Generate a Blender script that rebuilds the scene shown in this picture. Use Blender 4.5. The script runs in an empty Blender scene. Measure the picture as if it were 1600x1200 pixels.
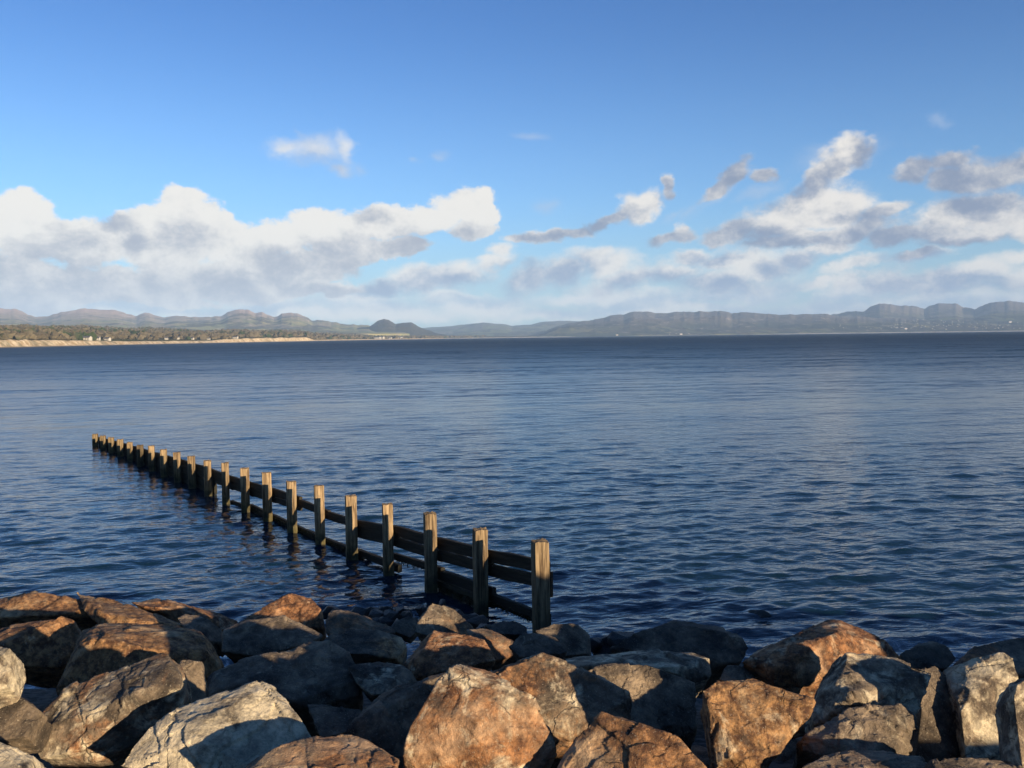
import bpy, bmesh, math, random
import numpy as np
from mathutils import Vector, Matrix, Quaternion
from mathutils.bvhtree import BVHTree
R = math.radians
sc = bpy.context.scene
col = sc.collection

# ---------------------------------------------------------------- camera
EYE = 5.0                       # metres above the water
FPX = 1383.0                    # focal length in photograph pixels (1600 wide)
PITCH = math.atan((600 - 526.8) / FPX)
ROLL = math.atan(0.0127)
fw = Vector((0, math.cos(PITCH), -math.sin(PITCH)))
rt = Vector((1, 0, 0)); up = rt.cross(fw)
c_, s_ = math.cos(ROLL), math.sin(ROLL)
cam_r = rt * c_ - up * s_
cam_u = rt * s_ + up * c_
cam = bpy.data.cameras.new('camera'); cam_ob = bpy.data.objects.new('camera', cam); col.objects.link(cam_ob)
m = Matrix((cam_r, cam_u, -fw)).transposed().to_4x4(); m.translation = Vector((0, 0, EYE))
cam_ob.matrix_world = m
cam.sensor_width = 36; cam.lens = 36 * FPX / 1600
cam.clip_start = 0.1; cam.clip_end = 80000
sc.camera = cam_ob

def ray(x, y):
    return fw + cam_r * ((x - 800) / FPX) + cam_u * ((600 - y) / FPX)
def at(x, y, D):
    """the point at distance D (along +Y) seen in direction x, y of the photograph"""
    d = ray(x, y); return Vector((0, 0, EYE)) + d * (D / d.y)
def azel(x, y):
    d = ray(x, y).normalized(); return math.atan2(d.x, d.y), math.asin(d.z)

# ---------------------------------------------------------------- light
SUN_EL = R(10.3)
SUN_H = Vector((0.669, -0.743, 0))
SUN = Vector((SUN_H.x * math.cos(SUN_EL), SUN_H.y * math.cos(SUN_EL), math.sin(SUN_EL))).normalized()
sl = bpy.data.lights.new('sun', 'SUN'); sl.energy = 5.0; sl.angle = R(0.55); sl.color = (1.0, 0.79, 0.54)
so = bpy.data.objects.new('sun', sl); col.objects.link(so)
so.rotation_euler = SUN.to_track_quat('Z', 'Y').to_euler(); so.location = (8, -9, 20)

sc.view_settings.view_transform = 'Standard'; sc.view_settings.look = 'None'
sc.view_settings.gamma = 1; sc.view_settings.exposure = 1.0; sc.view_settings.use_curve_mapping = False
sc.render.engine = 'CYCLES'
sc.cycles.use_denoising = True
sc.cycles.max_bounces = 5; sc.cycles.diffuse_bounces = 2; sc.cycles.glossy_bounces = 3
sc.cycles.volume_bounces = 0; sc.cycles.transparent_max_bounces = 6
sc.cycles.sample_clamp_indirect = 5

class NT:
    """small helper to write node trees"""
    def __init__(s, tree): s.t = tree; s.n = tree.nodes; s.l = tree.links
    def new(s, typ, ins=None, **kw):
        n = s.n.new(typ)
        for k, v in kw.items(): setattr(n, k, v)
        for k, v in (ins or {}).items(): s.put(n.inputs[k], v)
        return n
    def put(s, sock, v):
        if isinstance(v, bpy.types.NodeSocket): s.l.new(v, sock)
        elif isinstance(v, bpy.types.Node): s.l.new(v.outputs[0], sock)
        else: sock.default_value = v
    def math(s, op, a, b=0.0, c=0.0, clamp=False):
        n = s.n.new('ShaderNodeMath'); n.operation = op; n.use_clamp = clamp
        s.put(n.inputs[0], a); s.put(n.inputs[1], b)
        if op in ('MULTIPLY_ADD', 'SMOOTH_MIN', 'SMOOTH_MAX', 'WRAP', 'COMPARE'): s.put(n.inputs[2], c)
        return n.outputs[0]
    def vmath(s, op, a, b=(0, 0, 0), out=0):
        n = s.n.new('ShaderNodeVectorMath'); n.operation = op
        s.put(n.inputs[0], a)
        if op == 'SCALE': s.put(n.inputs['Scale'], b)
        else: s.put(n.inputs[1], b)
        return n.outputs['Value'] if out else n.outputs[0]
    def noise(s, vec, scale, detail=4, rough=0.5, dist=0.0, typ='FBM', color=False, lac=2.0):
        n = s.n.new('ShaderNodeTexNoise'); n.noise_dimensions = '3D'; n.noise_type = typ
        if vec is not None: s.put(n.inputs['Vector'], vec)
        s.put(n.inputs['Scale'], scale); s.put(n.inputs['Detail'], detail); s.put(n.inputs['Roughness'], rough)
        s.put(n.inputs['Distortion'], dist); s.put(n.inputs['Lacunarity'], lac)
        return n.outputs[1 if color else 0]
    def step(s, v, a, b, lo=0.0, hi=1.0):
        n = s.n.new('ShaderNodeMapRange'); n.interpolation_type = 'SMOOTHSTEP'
        s.put(n.inputs[0], v); s.put(n.inputs[1], a); s.put(n.inputs[2], b); s.put(n.inputs[3], lo); s.put(n.inputs[4], hi)
        return n.outputs[0]
    def mix(s, f, a, b, mode='MIX'):
        n = s.n.new('ShaderNodeMix'); n.data_type = 'RGBA'; n.blend_type = mode
        s.put(n.inputs[0], f); s.put(n.inputs[6], a); s.put(n.inputs[7], b)
        return n.outputs[2]
def rgb(*c): return (c[0], c[1], c[2], 1.0)

# ---------------------------------------------------------------- sky with clouds
def build_world():
    w = bpy.data.worlds.new('World'); sc.world = w; w.use_nodes = True
    T = NT(w.node_tree); T.n.clear()
    sky = T.new('ShaderNodeTexSky', sky_type='NISHITA', sun_disc=False)
    sky.sun_elevation = SUN_EL; sky.sun_rotation = math.atan2(SUN_H.x, SUN_H.y)
    sky.altitude = 0; sky.air_density = 1.0; sky.dust_density = 0.25; sky.ozone_density = 2.2
    g = T.new('ShaderNodeNewGeometry')
    d = T.vmath('NORMALIZE', T.new('ShaderNodeTexCoord').outputs['Generated'])
    sep = T.new('ShaderNodeSeparateXYZ', {0: d})
    az = T.math('ARCTAN2', sep.outputs[0], sep.outputs[1])
    el = T.math('ARCSINE', sep.outputs[2])
    P = T.new('ShaderNodeCombineXYZ', {0: az, 1: el, 2: 0.0}).outputs[0]
    # ragged edges: warp the lookup
    wn = T.noise(T.vmath('MULTIPLY', P, (1, 1.35, 1)), 9.0, 5, 0.58, color=True)
    wv = T.vmath('SUBTRACT', wn, (0.5, 0.5, 0.5))
    Pw = T.vmath('ADD', P, T.vmath('MULTIPLY', wv, (0.075, 0.050, 0.0)))
    wn2 = T.noise(T.vmath('MULTIPLY', P, (1, 1.5, 1)), 42.0, 5, 0.6, color=True)
    Pw = T.vmath('ADD', Pw, T.vmath('MULTIPLY', T.vmath('SUBTRACT', wn2, (0.5, 0.5, 0.5)), (0.020, 0.014, 0.0)))
    token = [None]       # each blob waits for the one before (keeps the shader small)
    def blob(cx, cy, rx, ry, rot=0.0):
        src = Pw
        if token[0] is not None:
            ma = T.n.new('ShaderNodeVectorMath'); ma.operation = 'MULTIPLY_ADD'
            T.put(ma.inputs[0], token[0]); T.put(ma.inputs[1], (1e-8, 1e-8, 1e-8)); T.put(ma.inputs[2], Pw); src = ma.outputs[0]
        a0, e0 = azel(cx, cy)
        a1, e1 = azel(cx + 40, cy); a2, e2 = azel(cx, cy - 40)
        mp = T.new('ShaderNodeMapping', vector_type='TEXTURE')
        mp.inputs['Location'].default_value = (a0, e0, 0)
        mp.inputs['Rotation'].default_value = (0, 0, R(rot))
        mp.inputs['Scale'].default_value = (rx * (a1 - a0) / 40, ry * (e2 - e0) / 40, 1)
        T.put(mp.inputs[0], src)
        return T.vmath('LENGTH', mp.outputs[0], out=1)
    def field(blobs, k=0.25, grow=1.0):
        f = None
        for b in blobs:
            b = (b[0], b[1], b[2] * grow, b[3] * grow) + tuple(b[4:])
            v = blob(*b)
            f = v if f is None else T.math('SMOOTH_MIN', f, v, k)
            token[0] = f
        return T.math('SUBTRACT', 1.0, f)
    q = T.vmath('MULTIPLY', P, (1, 1.3, 1))
    def puffs(vec, scale):
        v = T.new('ShaderNodeTexVoronoi', {'Vector': vec, 'Scale': scale}, voronoi_dimensions='3D', feature='F1', normalize=True)
        v.inputs['Detail'].default_value = 4.0; v.inputs['Roughness'].default_value = 0.55; v.inputs['Lacunarity'].default_value = 2.3
        return T.math('SUBTRACT', 1.0, v.outputs['Distance'])
    qw = T.vmath('ADD', q, T.vmath('SCALE', T.vmath('SUBTRACT', T.noise(q, 30.0, 4, 0.65, color=True), (0.5, 0.5, 0.5)), 0.030))
    pf1 = puffs(qw, 20.0)
    nb = T.math('ADD', T.math('MULTIPLY', T.noise(q, 24.0, 9, 0.66, 0.25), 0.6), T.math('MULTIPLY', T.math('SUBTRACT', pf1, 0.42), 0.75))
    def layer(prev, blobs, dark, edge, lit_col, dark_col, texture, bias, opac=1.0, noise_amp=1.1, grow=1.0):
        F = field(blobs, grow=grow)
        D = T.math('ADD', F, T.math('MULTIPLY', T.math('SUBTRACT', nb, 0.5), noise_amp))
        a = T.math('MULTIPLY', T.step(D, edge[0], edge[1]), opac)
        G = T.math('MULTIPLY', T.step(field(dark, 0.35), -1.2, 0.8), 0.95)
        light = T.math('SUBTRACT', T.math('ADD', texture, bias), G)
        light = T.step(light, -0.25, 1.05)
        c = T.mix(light, rgb(*dark_col), rgb(*lit_col))
        return T.mix(a, prev, c)
    # relief of the billows: the same noise read twice, the second time towards the sun side
    b1 = T.noise(q, 17.0, 10, 0.66, 0.2)
    b2 = T.noise(T.vmath('ADD', q, (0.010, 0.018, 0)), 17.0, 10, 0.66, 0.2)
    pf2 = puffs(T.vmath('ADD', qw, (0.005, 0.010, 0)), 20.0)
    relief = T.math('ADD', T.math('MULTIPLY', T.math('SUBTRACT', b1, b2), 1.9), T.math('MULTIPLY', T.math('SUBTRACT', pf1, pf2), 1.35))
    big = T.noise(q, 10.0, 5, 0.55)
    tex = T.math('ADD', relief, T.math('MULTIPLY', T.math('SUBTRACT', big, 0.5), 1.1))
    # clear sky, deepened towards the zenith as the phone recorded it
    tint = T.mix(T.step(el, R(8), R(22)), rgb(0.90, 1.36, 2.0), rgb(0.47, 0.96, 1.70))
    base = T.mix(1.0, sky.outputs[0], tint, 'MULTIPLY')
    # pale moist band low over the horizon, all the way round
    hz = T.step(T.math('ABSOLUTE', el), 0.0, 0.16, 1.0, 0.0)
    cur = T.mix(T.math('MULTIPLY', hz, 0.55), base, rgb(4.4, 6.2, 7.6))
    W = SKY_W
    # thin wisps
    cur = layer(cur, W['thin'], [(2500, -900, 20, 20)], (0.05, 1.3), (5.6, 6.4, 7.8), (4.6, 5.6, 7.4), tex, 0.35, 0.5)
    cur = layer(cur, W['puff'], [(480,262,70,14,0)], (-0.05, 1.0), (8.4, 8.4, 8.4), (5.0, 5.7, 7.0), tex, 0.75, 0.85)
    cur = layer(cur, W['low'], W['low_dark'], (-0.15, 0.75), (9.6, 9.3, 8.6), (4.2, 5.3, 6.6), tex, 1.02, 0.92, grow=1.1)
    cur = layer(cur, W['mid'], W['mid_dark'], (0.0, 0.75), (9.6, 9.1, 8.3), (2.8, 3.6, 5.2), tex, 0.98, 0.96, grow=1.32)
    cur = layer(cur, W['bank'], W['bank_dark'], (0.12, 0.36), (9.6, 9.1, 8.3), (4.1, 4.3, 5.0), tex, 1.10, 0.98)
    cur = layer(cur, W['right'], W['right_dark'], (0.06, 0.55), (9.5, 8.9, 8.1), (2.5, 3.0, 4.2), tex, 1.03, 0.97, grow=1.15)
    # beyond the picture the same broken cumulus band goes on round the horizon
    outm = T.step(T.math('ABSOLUTE', az), R(31), R(40))
    band = T.math('MULTIPLY', T.step(el, R(2), R(5)), T.step(el, R(8), R(17), 1.0, 0.0))
    n3 = T.noise(T.vmath('MULTIPLY', d, (1, 1, 2.2)), 5.0, 7, 0.6, 0.3)
    ca = T.math('MULTIPLY', T.math('MULTIPLY', T.step(n3, 0.47, 0.60), band), outm)
    cur = T.mix(ca, cur, T.mix(T.math('ADD', tex, 0.55, clamp=True), rgb(4.2, 4.7, 5.6), rgb(8.6, 8.2, 7.6)))
    bg = T.new('ShaderNodeBackground', {0: cur, 1: 0.05})
    o = T.new('ShaderNodeOutputWorld', {0: bg.outputs[0]})
    w.cycles.sampling_method = 'MANUAL'; w.cycles.sample_map_resolution = 512

SKY_W = dict(
 puff=[(492,234,66,30,0),(445,226,36,22,0),(540,230,24,36,0),(525,262,28,16,0)],
 thin=[(686,246,20,15,0),(480,215,80,20,10),(1190,300,60,16,20),(850,322,30,18,0),(1060,330,50,12,30),(830,211,45,12,0),(1455,185,30,14,0),(465,205,25,10,-40),(655,245,12,8,0),(1130,300,60,14,35),(1090,320,50,14,40),(560,262,20,12,0),(850,320,24,16,0),(1310,250,120,30,10)],
 low=[(900,462,90,14,6),(560,466,80,12,0),(1180,448,90,14,6),(1330,452,70,12,8),(720,466,70,12,0),(150,482,200,22,0),(420,476,160,20,0),(620,492,160,14,0),(1000,484,160,20,0),(1350,482,200,20,0),(60,497,140,16,0),(300,484,150,15,0),(470,488,140,15,0),(610,480,120,22,0),(760,481,90,22,0),(860,492,130,14,0),(990,468,120,18,-4),(1130,462,130,18,4),(1290,478,150,22,5),(1450,470,160,18,0),(1580,474,120,16,0),(1100,482,180,12,0),(1420,486,250,14,0)],
 low_dark=[(700,470,120,8,0),(980,474,110,8,4),(1340,462,120,9,6),(150,482,160,9,0),(1560,478,90,8,0),(330,476,260,10,0),(1180,455,140,16,5),(1230,480,120,12,0),(900,486,60,10,0),(1460,478,120,12,0)],
 mid=[(1340,415,60,14,10),(1290,395,50,10,5),(1590,405,60,14,8),(780,395,30,12,20),(1080,400,50,12,10),(600,447,50,14,12),(650,436,40,20,0),(700,437,80,20,6),(765,415,40,12,10),(830,437,55,22,15),(885,425,60,26,10),(925,403,34,18,0),(950,418,50,22,0),(985,438,60,18,8),(1040,425,60,20,8),(1120,438,80,22,4),(1190,420,70,22,4),(1240,408,50,14,8),(1140,405,90,14,0),
      (1400,440,50,18,0),(1480,442,110,20,0),(1540,430,70,20,8),(1600,436,60,16,8),(1330,440,30,10,10),(1440,403,60,12,5),(1600,376,30,8,0),(1290,440,50,10,8)],
 mid_dark=[(610,450,60,12,10),(700,447,90,12,0),(800,452,60,18,15),(870,440,60,22,20),(820,430,40,20,0),(1000,446,70,14,6),(1060,440,50,14,0),(1130,448,90,14,0),(1240,414,50,10,8),(1410,440,60,18,0),(1500,452,110,12,0),(1440,408,60,10,0),(1120,402,40,10,0)],
 bank=[(-40,345,80,62,0),(30,340,60,50,-20),(60,375,80,50,0),(130,380,100,44,0),(215,350,75,40,15),(285,320,58,44,0),(330,345,66,40,-20),(255,380,120,50,0),(370,385,90,44,0),(440,380,70,38,10),(515,365,75,44,10),(590,355,70,42,5),(650,345,60,38,5),(710,325,60,36,5),(760,322,34,34,0),(740,355,48,28,0),(620,392,70,20,8),(530,402,110,24,5),
       (0,430,150,52,0),(160,440,200,40,0),(330,435,200,36,0),(470,424,110,26,0),(50,470,180,20,0),(230,465,170,16,0),(495,450,110,16,0),(430,458,100,12,0)],
 bank_dark=[(0,455,260,40,0),(180,440,200,32,0),(320,440,150,26,0),(430,412,80,18,0),(540,418,90,20,0),(520,398,60,22,5),(620,392,70,18,10),(90,410,110,34,0),(100,380,50,20,0),(300,370,44,28,0),(210,375,24,22,0),(720,370,40,14,10),(490,455,120,14,0),(570,345,18,16,0),(170,348,30,12,0)],
 right=[
        (985,328,38,34,10),(1010,310,30,24,20),(935,348,50,16,20),(860,366,55,13,5),(820,370,40,10,0),(900,360,40,12,10),(1045,288,16,22,-10),(1045,372,45,13,18),(1065,362,18,18,0),(1150,268,32,20,30),(1195,274,22,14,0),(1120,290,30,14,35),
        (1335,240,38,34,30),(1310,265,50,30,35),(1275,285,45,20,30),(1255,320,75,34,15),(1230,350,80,36,5),(1310,330,70,44,0),(1160,362,60,20,12),(1120,370,40,14,0),(1330,372,80,20,10),(1250,380,110,16,0),(1385,335,45,16,25),
        (1475,340,75,38,20),(1540,330,80,42,0),(1600,345,60,46,0),(1500,370,110,22,0),(1400,374,50,18,5),(1430,400,40,10,5),
        (1430,265,34,22,30),(1480,245,50,22,15),(1560,258,90,34,0),(1620,245,60,30,0),(1500,275,60,22,0)],
 right_dark=[(1560,258,190,70,0),(1135,280,60,34,35),(1355,250,30,14,30),(935,350,60,18,15),(860,370,60,10,0),(1045,374,60,16,18),(1045,300,16,18,0),(1200,278,30,16,0),
        (1250,300,60,14,25),(1120,368,60,20,10),(1180,375,60,16,5),(1260,388,110,12,0),(1340,372,80,18,20),(1385,338,60,18,25),(1310,345,24,10,0),
        (1400,376,70,20,8),(1480,388,110,12,0),(1560,262,120,40,0),(1440,270,50,26,20),(1490,262,60,22,0),(1290,285,30,14,30),(1430,402,60,10,0)],
)
build_world()

# ---------------------------------------------------------------- numpy noise
_rng = np.random.RandomState(7)
_perm = np.concatenate([_rng.permutation(512)] * 3)
_grad = _rng.normal(size=(512, 3)); _grad /= np.linalg.norm(_grad, axis=1)[:, None]
def perlin(p):
    p = np.asarray(p, float); i = np.floor(p).astype(int); f = p - i
    u = f * f * f * (f * (f * 6 - 15) + 10); i = i & 511; out = 0
    for dx in (0, 1):
        for dy in (0, 1):
            for dz in (0, 1):
                h = _perm[_perm[_perm[(i[:, 0] + dx) & 511] + ((i[:, 1] + dy) & 511)] + ((i[:, 2] + dz) & 511)] & 511
                g = _grad[h]
                dot = g[:, 0] * (f[:, 0] - dx) + g[:, 1] * (f[:, 1] - dy) + g[:, 2] * (f[:, 2] - dz)
                w = (u[:, 0] if dx else 1 - u[:, 0]) * (u[:, 1] if dy else 1 - u[:, 1]) * (u[:, 2] if dz else 1 - u[:, 2])
                out = out + w * dot
    return out
def fbm(p, octv=4, rough=0.5, ridge=False):
    a = 1; s = 0; p = np.asarray(p, float)
    for o in range(octv):
        n = perlin(p * 2 ** o + 17.3 * o)
        if ridge: n = 0.5 - np.abs(n) * 2
        s = s + a * n; a *= rough
    return s
def facets(p, seed, tilt, stepamt):
    """broken stone: each Voronoi cell is pushed and tilted as one fracture face"""
    i = np.floor(p).astype(int); best = np.full(len(p), 9e9); bid = np.zeros(len(p), int); bp = np.zeros_like(p)
    for dx in (-1, 0, 1):
        for dy in (-1, 0, 1):
            for dz in (-1, 0, 1):
                c = i + (dx, dy, dz); k = c & 511
                h = (_perm[_perm[_perm[k[:, 0]] + k[:, 1]] + k[:, 2]] + seed * 37) & 511
                pt = c + 0.5 + 0.48 * _grad[h]
                d = ((p - pt) ** 2).sum(1); mlt = d < best
                best = np.where(mlt, d, best); bid = np.where(mlt, h, bid); bp[mlt] = pt[mlt]
    g = _grad[(bid * 7 + 3) & 511]; v = _grad[(bid * 13 + 5) & 511][:, 0]
    return stepamt * v + tilt * ((p - bp) * g).sum(1)

# ---------------------------------------------------------------- object helpers
def tag(o, label=None, cat=None, group=None, kind=None):
    if label: o['label'] = label
    if cat: o['category'] = cat
    if group: o['group'] = group
    if kind: o['kind'] = kind
    return o
def link(name, me, mat=None, parent=None):
    o = bpy.data.objects.new(name, me); col.objects.link(o)
    if mat is not None and not me.materials: me.materials.append(mat)
    if parent is not None: o.parent = parent
    return o
def mesh_np(name, v, f, smooth=True):
    me = bpy.data.meshes.new(name); v = np.asarray(v, np.float32); f = np.asarray(f, np.int32)
    n = f.shape[1]
    me.vertices.add(len(v)); me.vertices.foreach_set('co', v.ravel())
    me.loops.add(f.size); me.loops.foreach_set('vertex_index', f.ravel())
    me.polygons.add(len(f)); me.polygons.foreach_set('loop_start', np.arange(0, f.size, n, dtype=np.int32))
    me.polygons.foreach_set('use_smooth', np.full(len(f), smooth))
    me.update(calc_edges=True); return me
def grid_faces(nr, nc):
    a = np.arange(nr * nc).reshape(nr, nc)
    return np.stack([a[:-1, :-1], a[:-1, 1:], a[1:, 1:], a[1:, :-1]], -1).reshape(-1, 4)

# ---------------------------------------------------------------- materials
def new_mat(name):
    mt = bpy.data.materials.new(name); mt.use_nodes = True; T = NT(mt.node_tree)
    b = T.n['Principled BSDF']; return mt, T, b
def rock_material():
    mt, T, b = new_mat('armour_stone')
    tc = T.new('ShaderNodeTexCoord'); oi = T.new('ShaderNodeObjectInfo')
    off = T.vmath('SCALE', T.new('ShaderNodeCombineXYZ', {0: 31.0, 1: 17.0, 2: 53.0}).outputs[0], oi.outputs['Random'])
    p = T.vmath('ADD', tc.outputs['Object'], off)
    s3 = T.new('ShaderNodeSeparateColor', {0: oi.outputs['Color']})
    rust_k, pale_k, wet_k = s3.outputs[0], s3.outputs[1], s3.outputs[2]
    n1 = T.noise(p, 2.1, 6, 0.62, 0.4); n2 = T.noise(T.vmath('ADD', p, (9, 3, 4)), 1.5, 6, 0.60, 0.6)
    n3 = T.noise(p, 14.0, 5, 0.65); n4 = T.noise(p, 70.0, 3, 0.7); n5 = T.noise(T.vmath('ADD', p, (2, 8, 1)), 4.5, 6, 0.65, 0.8)
    grey = T.mix(T.step(n1, 0.35, 0.68), rgb(0.045, 0.035, 0.026), rgb(0.27, 0.205, 0.135))
    rust = T.mix(T.step(n3, 0.35, 0.65), rgb(0.085, 0.040, 0.020), rgb(0.37, 0.205, 0.085))
    rust = T.mix(T.step(n1, 0.50, 0.68), rust, rgb(0.50, 0.36, 0.20))
    lo = T.math('SUBTRACT', 0.80, T.math('MULTIPLY', rust_k, 0.66))
    rust = T.mix(T.step(oi.outputs['Random'], 0.25, 0.85), rust, T.mix(1.0, rust, rgb(0.92, 0.80, 0.80), 'MULTIPLY'))
    rm = T.step(T.math('ADD', n2, T.math('MULTIPLY', T.math('SUBTRACT', n3, 0.5), 0.22)), lo, T.math('ADD', lo, 0.18))
    c = T.mix(rm, grey, rust)
    lo2 = T.math('SUBTRACT', 0.80, T.math('MULTIPLY', pale_k, 0.54))
    pm = T.step(T.math('ADD', n5, T.math('MULTIPLY', T.math('SUBTRACT', n3, 0.5), 0.2)), lo2, T.math('ADD', lo2, 0.20))
    c = T.mix(T.math('MULTIPLY', pm, 0.92), c, rgb(0.62, 0.53, 0.36))
    n6 = T.noise(T.vmath('ADD', p, (5, 1, 7)), 7.0, 9, 0.74, 0.3)
    c = T.mix(1.0, c, T.mix(T.step(n6, 0.30, 0.70), rgb(0.42, 0.42, 0.44), rgb(1.30, 1.28, 1.24)), 'MULTIPLY')
    # dark mineral specks and lichen
    c = T.mix(T.math('MULTIPLY', T.step(n3, 0.60, 0.74), 0.55), c, rgb(0.06, 0.055, 0.05))
    c = T.mix(T.math('MULTIPLY', T.step(n4, 0.58, 0.72), 0.5), c, rgb(0.45, 0.40, 0.30))
    c = T.mix(T.math('MULTIPLY', T.step(n4, 0.42, 0.28), 0.5), c, rgb(0.05, 0.045, 0.04))
    # cracks
    vo = T.new('ShaderNodeTexVoronoi', {'Vector': T.vmath('ADD', p, T.vmath('SCALE', T.noise(p, 3.0, 4, 0.6, color=True), 0.35)), 'Scale': 2.3}, feature='DISTANCE_TO_EDGE')
    crack = T.step(vo.outputs['Distance'], 0.0, 0.022, 1.0, 0.0)
    crack = T.math('MULTIPLY', crack, T.step(n5, 0.46, 0.58))
    c = T.mix(T.math('MULTIPLY', crack, 0.55), c, rgb(0.035, 0.028, 0.022))
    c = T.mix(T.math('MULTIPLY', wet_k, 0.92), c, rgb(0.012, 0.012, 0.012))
    # the sea keeps the lowest stones wet and dark
    pz = T.new('ShaderNodeSeparateXYZ', {0: T.new('ShaderNodeNewGeometry').outputs['Position']}).outputs[2]
    tide = T.step(T.math('ADD', pz, T.math('MULTIPLY', T.math('SUBTRACT', n1, 0.5), 0.5)), 0.30, 0.50, 1.0, 0.0)
    wet_k = T.math('MAXIMUM', wet_k, T.math('MULTIPLY', tide, 0.9))
    c = T.mix(T.math('MULTIPLY', tide, 0.75), c, rgb(0.018, 0.019, 0.014))
    T.put(b.inputs['Base Color'], c)
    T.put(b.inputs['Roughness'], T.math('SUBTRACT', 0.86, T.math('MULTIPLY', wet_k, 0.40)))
    b.inputs['Specular IOR Level'].default_value = 0.3
    n7 = T.noise(p, 26.0, 8, 0.72, 0.2)
    h = T.math('ADD', T.math('MULTIPLY', n7, 0.50), T.math('ADD', T.math('MULTIPLY', n4, 0.10), T.math('MULTIPLY', n6, 0.14)))
    h = T.math('SUBTRACT', h, T.math('MULTIPLY', crack, 0.20))
    bp = T.new('ShaderNodeBump', {'Strength': 1.0, 'Distance': 0.05, 'Height': h})
    T.put(b.inputs['Normal'], bp.outputs[0])
    return mt
def wood_material():
    mt, T, b = new_mat('weathered_timber')
    tc = T.new('ShaderNodeTexCoord'); oi = T.new('ShaderNodeObjectInfo'); g = T.new('ShaderNodeNewGeometry')
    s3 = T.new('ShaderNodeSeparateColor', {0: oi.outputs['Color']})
    off = T.vmath('SCALE', T.new('ShaderNodeCombineXYZ', {0: 11.0, 1: 7.0, 2: 23.0}).outputs[0], oi.outputs['Random'])
    p = T.vmath('ADD', tc.outputs['Object'], off)
    # grain runs along the piece (posts: local Z, boards: local X)
    st = T.new('ShaderNodeMix', data_type='VECTOR'); T.put(st.inputs[0], s3.outputs[0]); T.put(st.inputs[4], (22, 22, 1.3)); T.put(st.inputs[5], (1.3, 22, 22))
    pg = T.vmath('MULTIPLY', p, st.outputs[1])
    n1 = T.noise(pg, 1.0, 6, 0.6, 0.6); n2 = T.noise(p, 5.0, 4, 0.6); n3 = T.noise(pg, 3.2, 3, 0.6)
    c = T.mix(T.step(n1, 0.32, 0.68), rgb(0.07, 0.042, 0.021), rgb(0.36, 0.26, 0.145))
    c = T.mix(T.math('MULTIPLY', T.step(n2, 0.52, 0.72), 0.6), c, rgb(0.16, 0.12, 0.075))
    c = T.mix(T.math('MULTIPLY', T.step(n3, 0.60, 0.72), 0.7), c, rgb(0.05, 0.035, 0.02))
    # weedy tide stain near the water; its upper reach paints shade onto the timber
    sp = T.new('ShaderNodeSeparateXYZ', {0: g.outputs['Position']})
    z = T.math('ADD', sp.outputs[2], T.math('MULTIPLY', T.math('SUBTRACT', n2, 0.5), 0.5))
    wet = T.math('ADD', T.step(z, 0.10, 0.42, 0.5, 0.0), T.step(z, 0.25, 1.05, 0.5, 0.0))
    weed = T.mix(T.step(n2, 0.4, 0.6), rgb(0.012, 0.016, 0.008), rgb(0.06, 0.055, 0.018))
    c = T.mix(T.math('MULTIPLY', wet, 0.85), c, weed)
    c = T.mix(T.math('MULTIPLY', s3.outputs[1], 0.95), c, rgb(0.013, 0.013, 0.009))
    T.put(b.inputs['Base Color'], c); b.inputs['Roughness'].default_value = 0.85
    b.inputs['Specular IOR Level'].default_value = 0.25
    bp = T.new('ShaderNodeBump', {'Strength': 0.9, 'Distance': 0.02, 'Height': T.math('ADD', n1, T.math('MULTIPLY', n3, 0.5))})
    T.put(b.inputs['Normal'], bp.outputs[0]); return mt
def plain_mat(name, c1, c2, scale=4.0, rough=0.9, bump=0.3, dist=0.02, thr=(0.4, 0.6), stretch=(1, 1, 1)):
    mt, T, b = new_mat(name); g = T.new('ShaderNodeNewGeometry')
    n = T.noise(T.vmath('MULTIPLY', g.outputs['Position'], stretch), scale, 6, 0.62)
    T.put(b.inputs['Base Color'], T.mix(T.step(n, thr[0], thr[1]), rgb(*c1), rgb(*c2)))
    b.inputs['Roughness'].default_value = rough; b.inputs['Specular IOR Level'].default_value = 0.2
    if bump:
        bp = T.new('ShaderNodeBump', {'Strength': bump, 'Distance': dist, 'Height': n}); T.put(b.inputs['Normal'], bp.outputs[0])
    return mt
M_ROCK = rock_material(); M_WOOD = wood_material()

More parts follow.
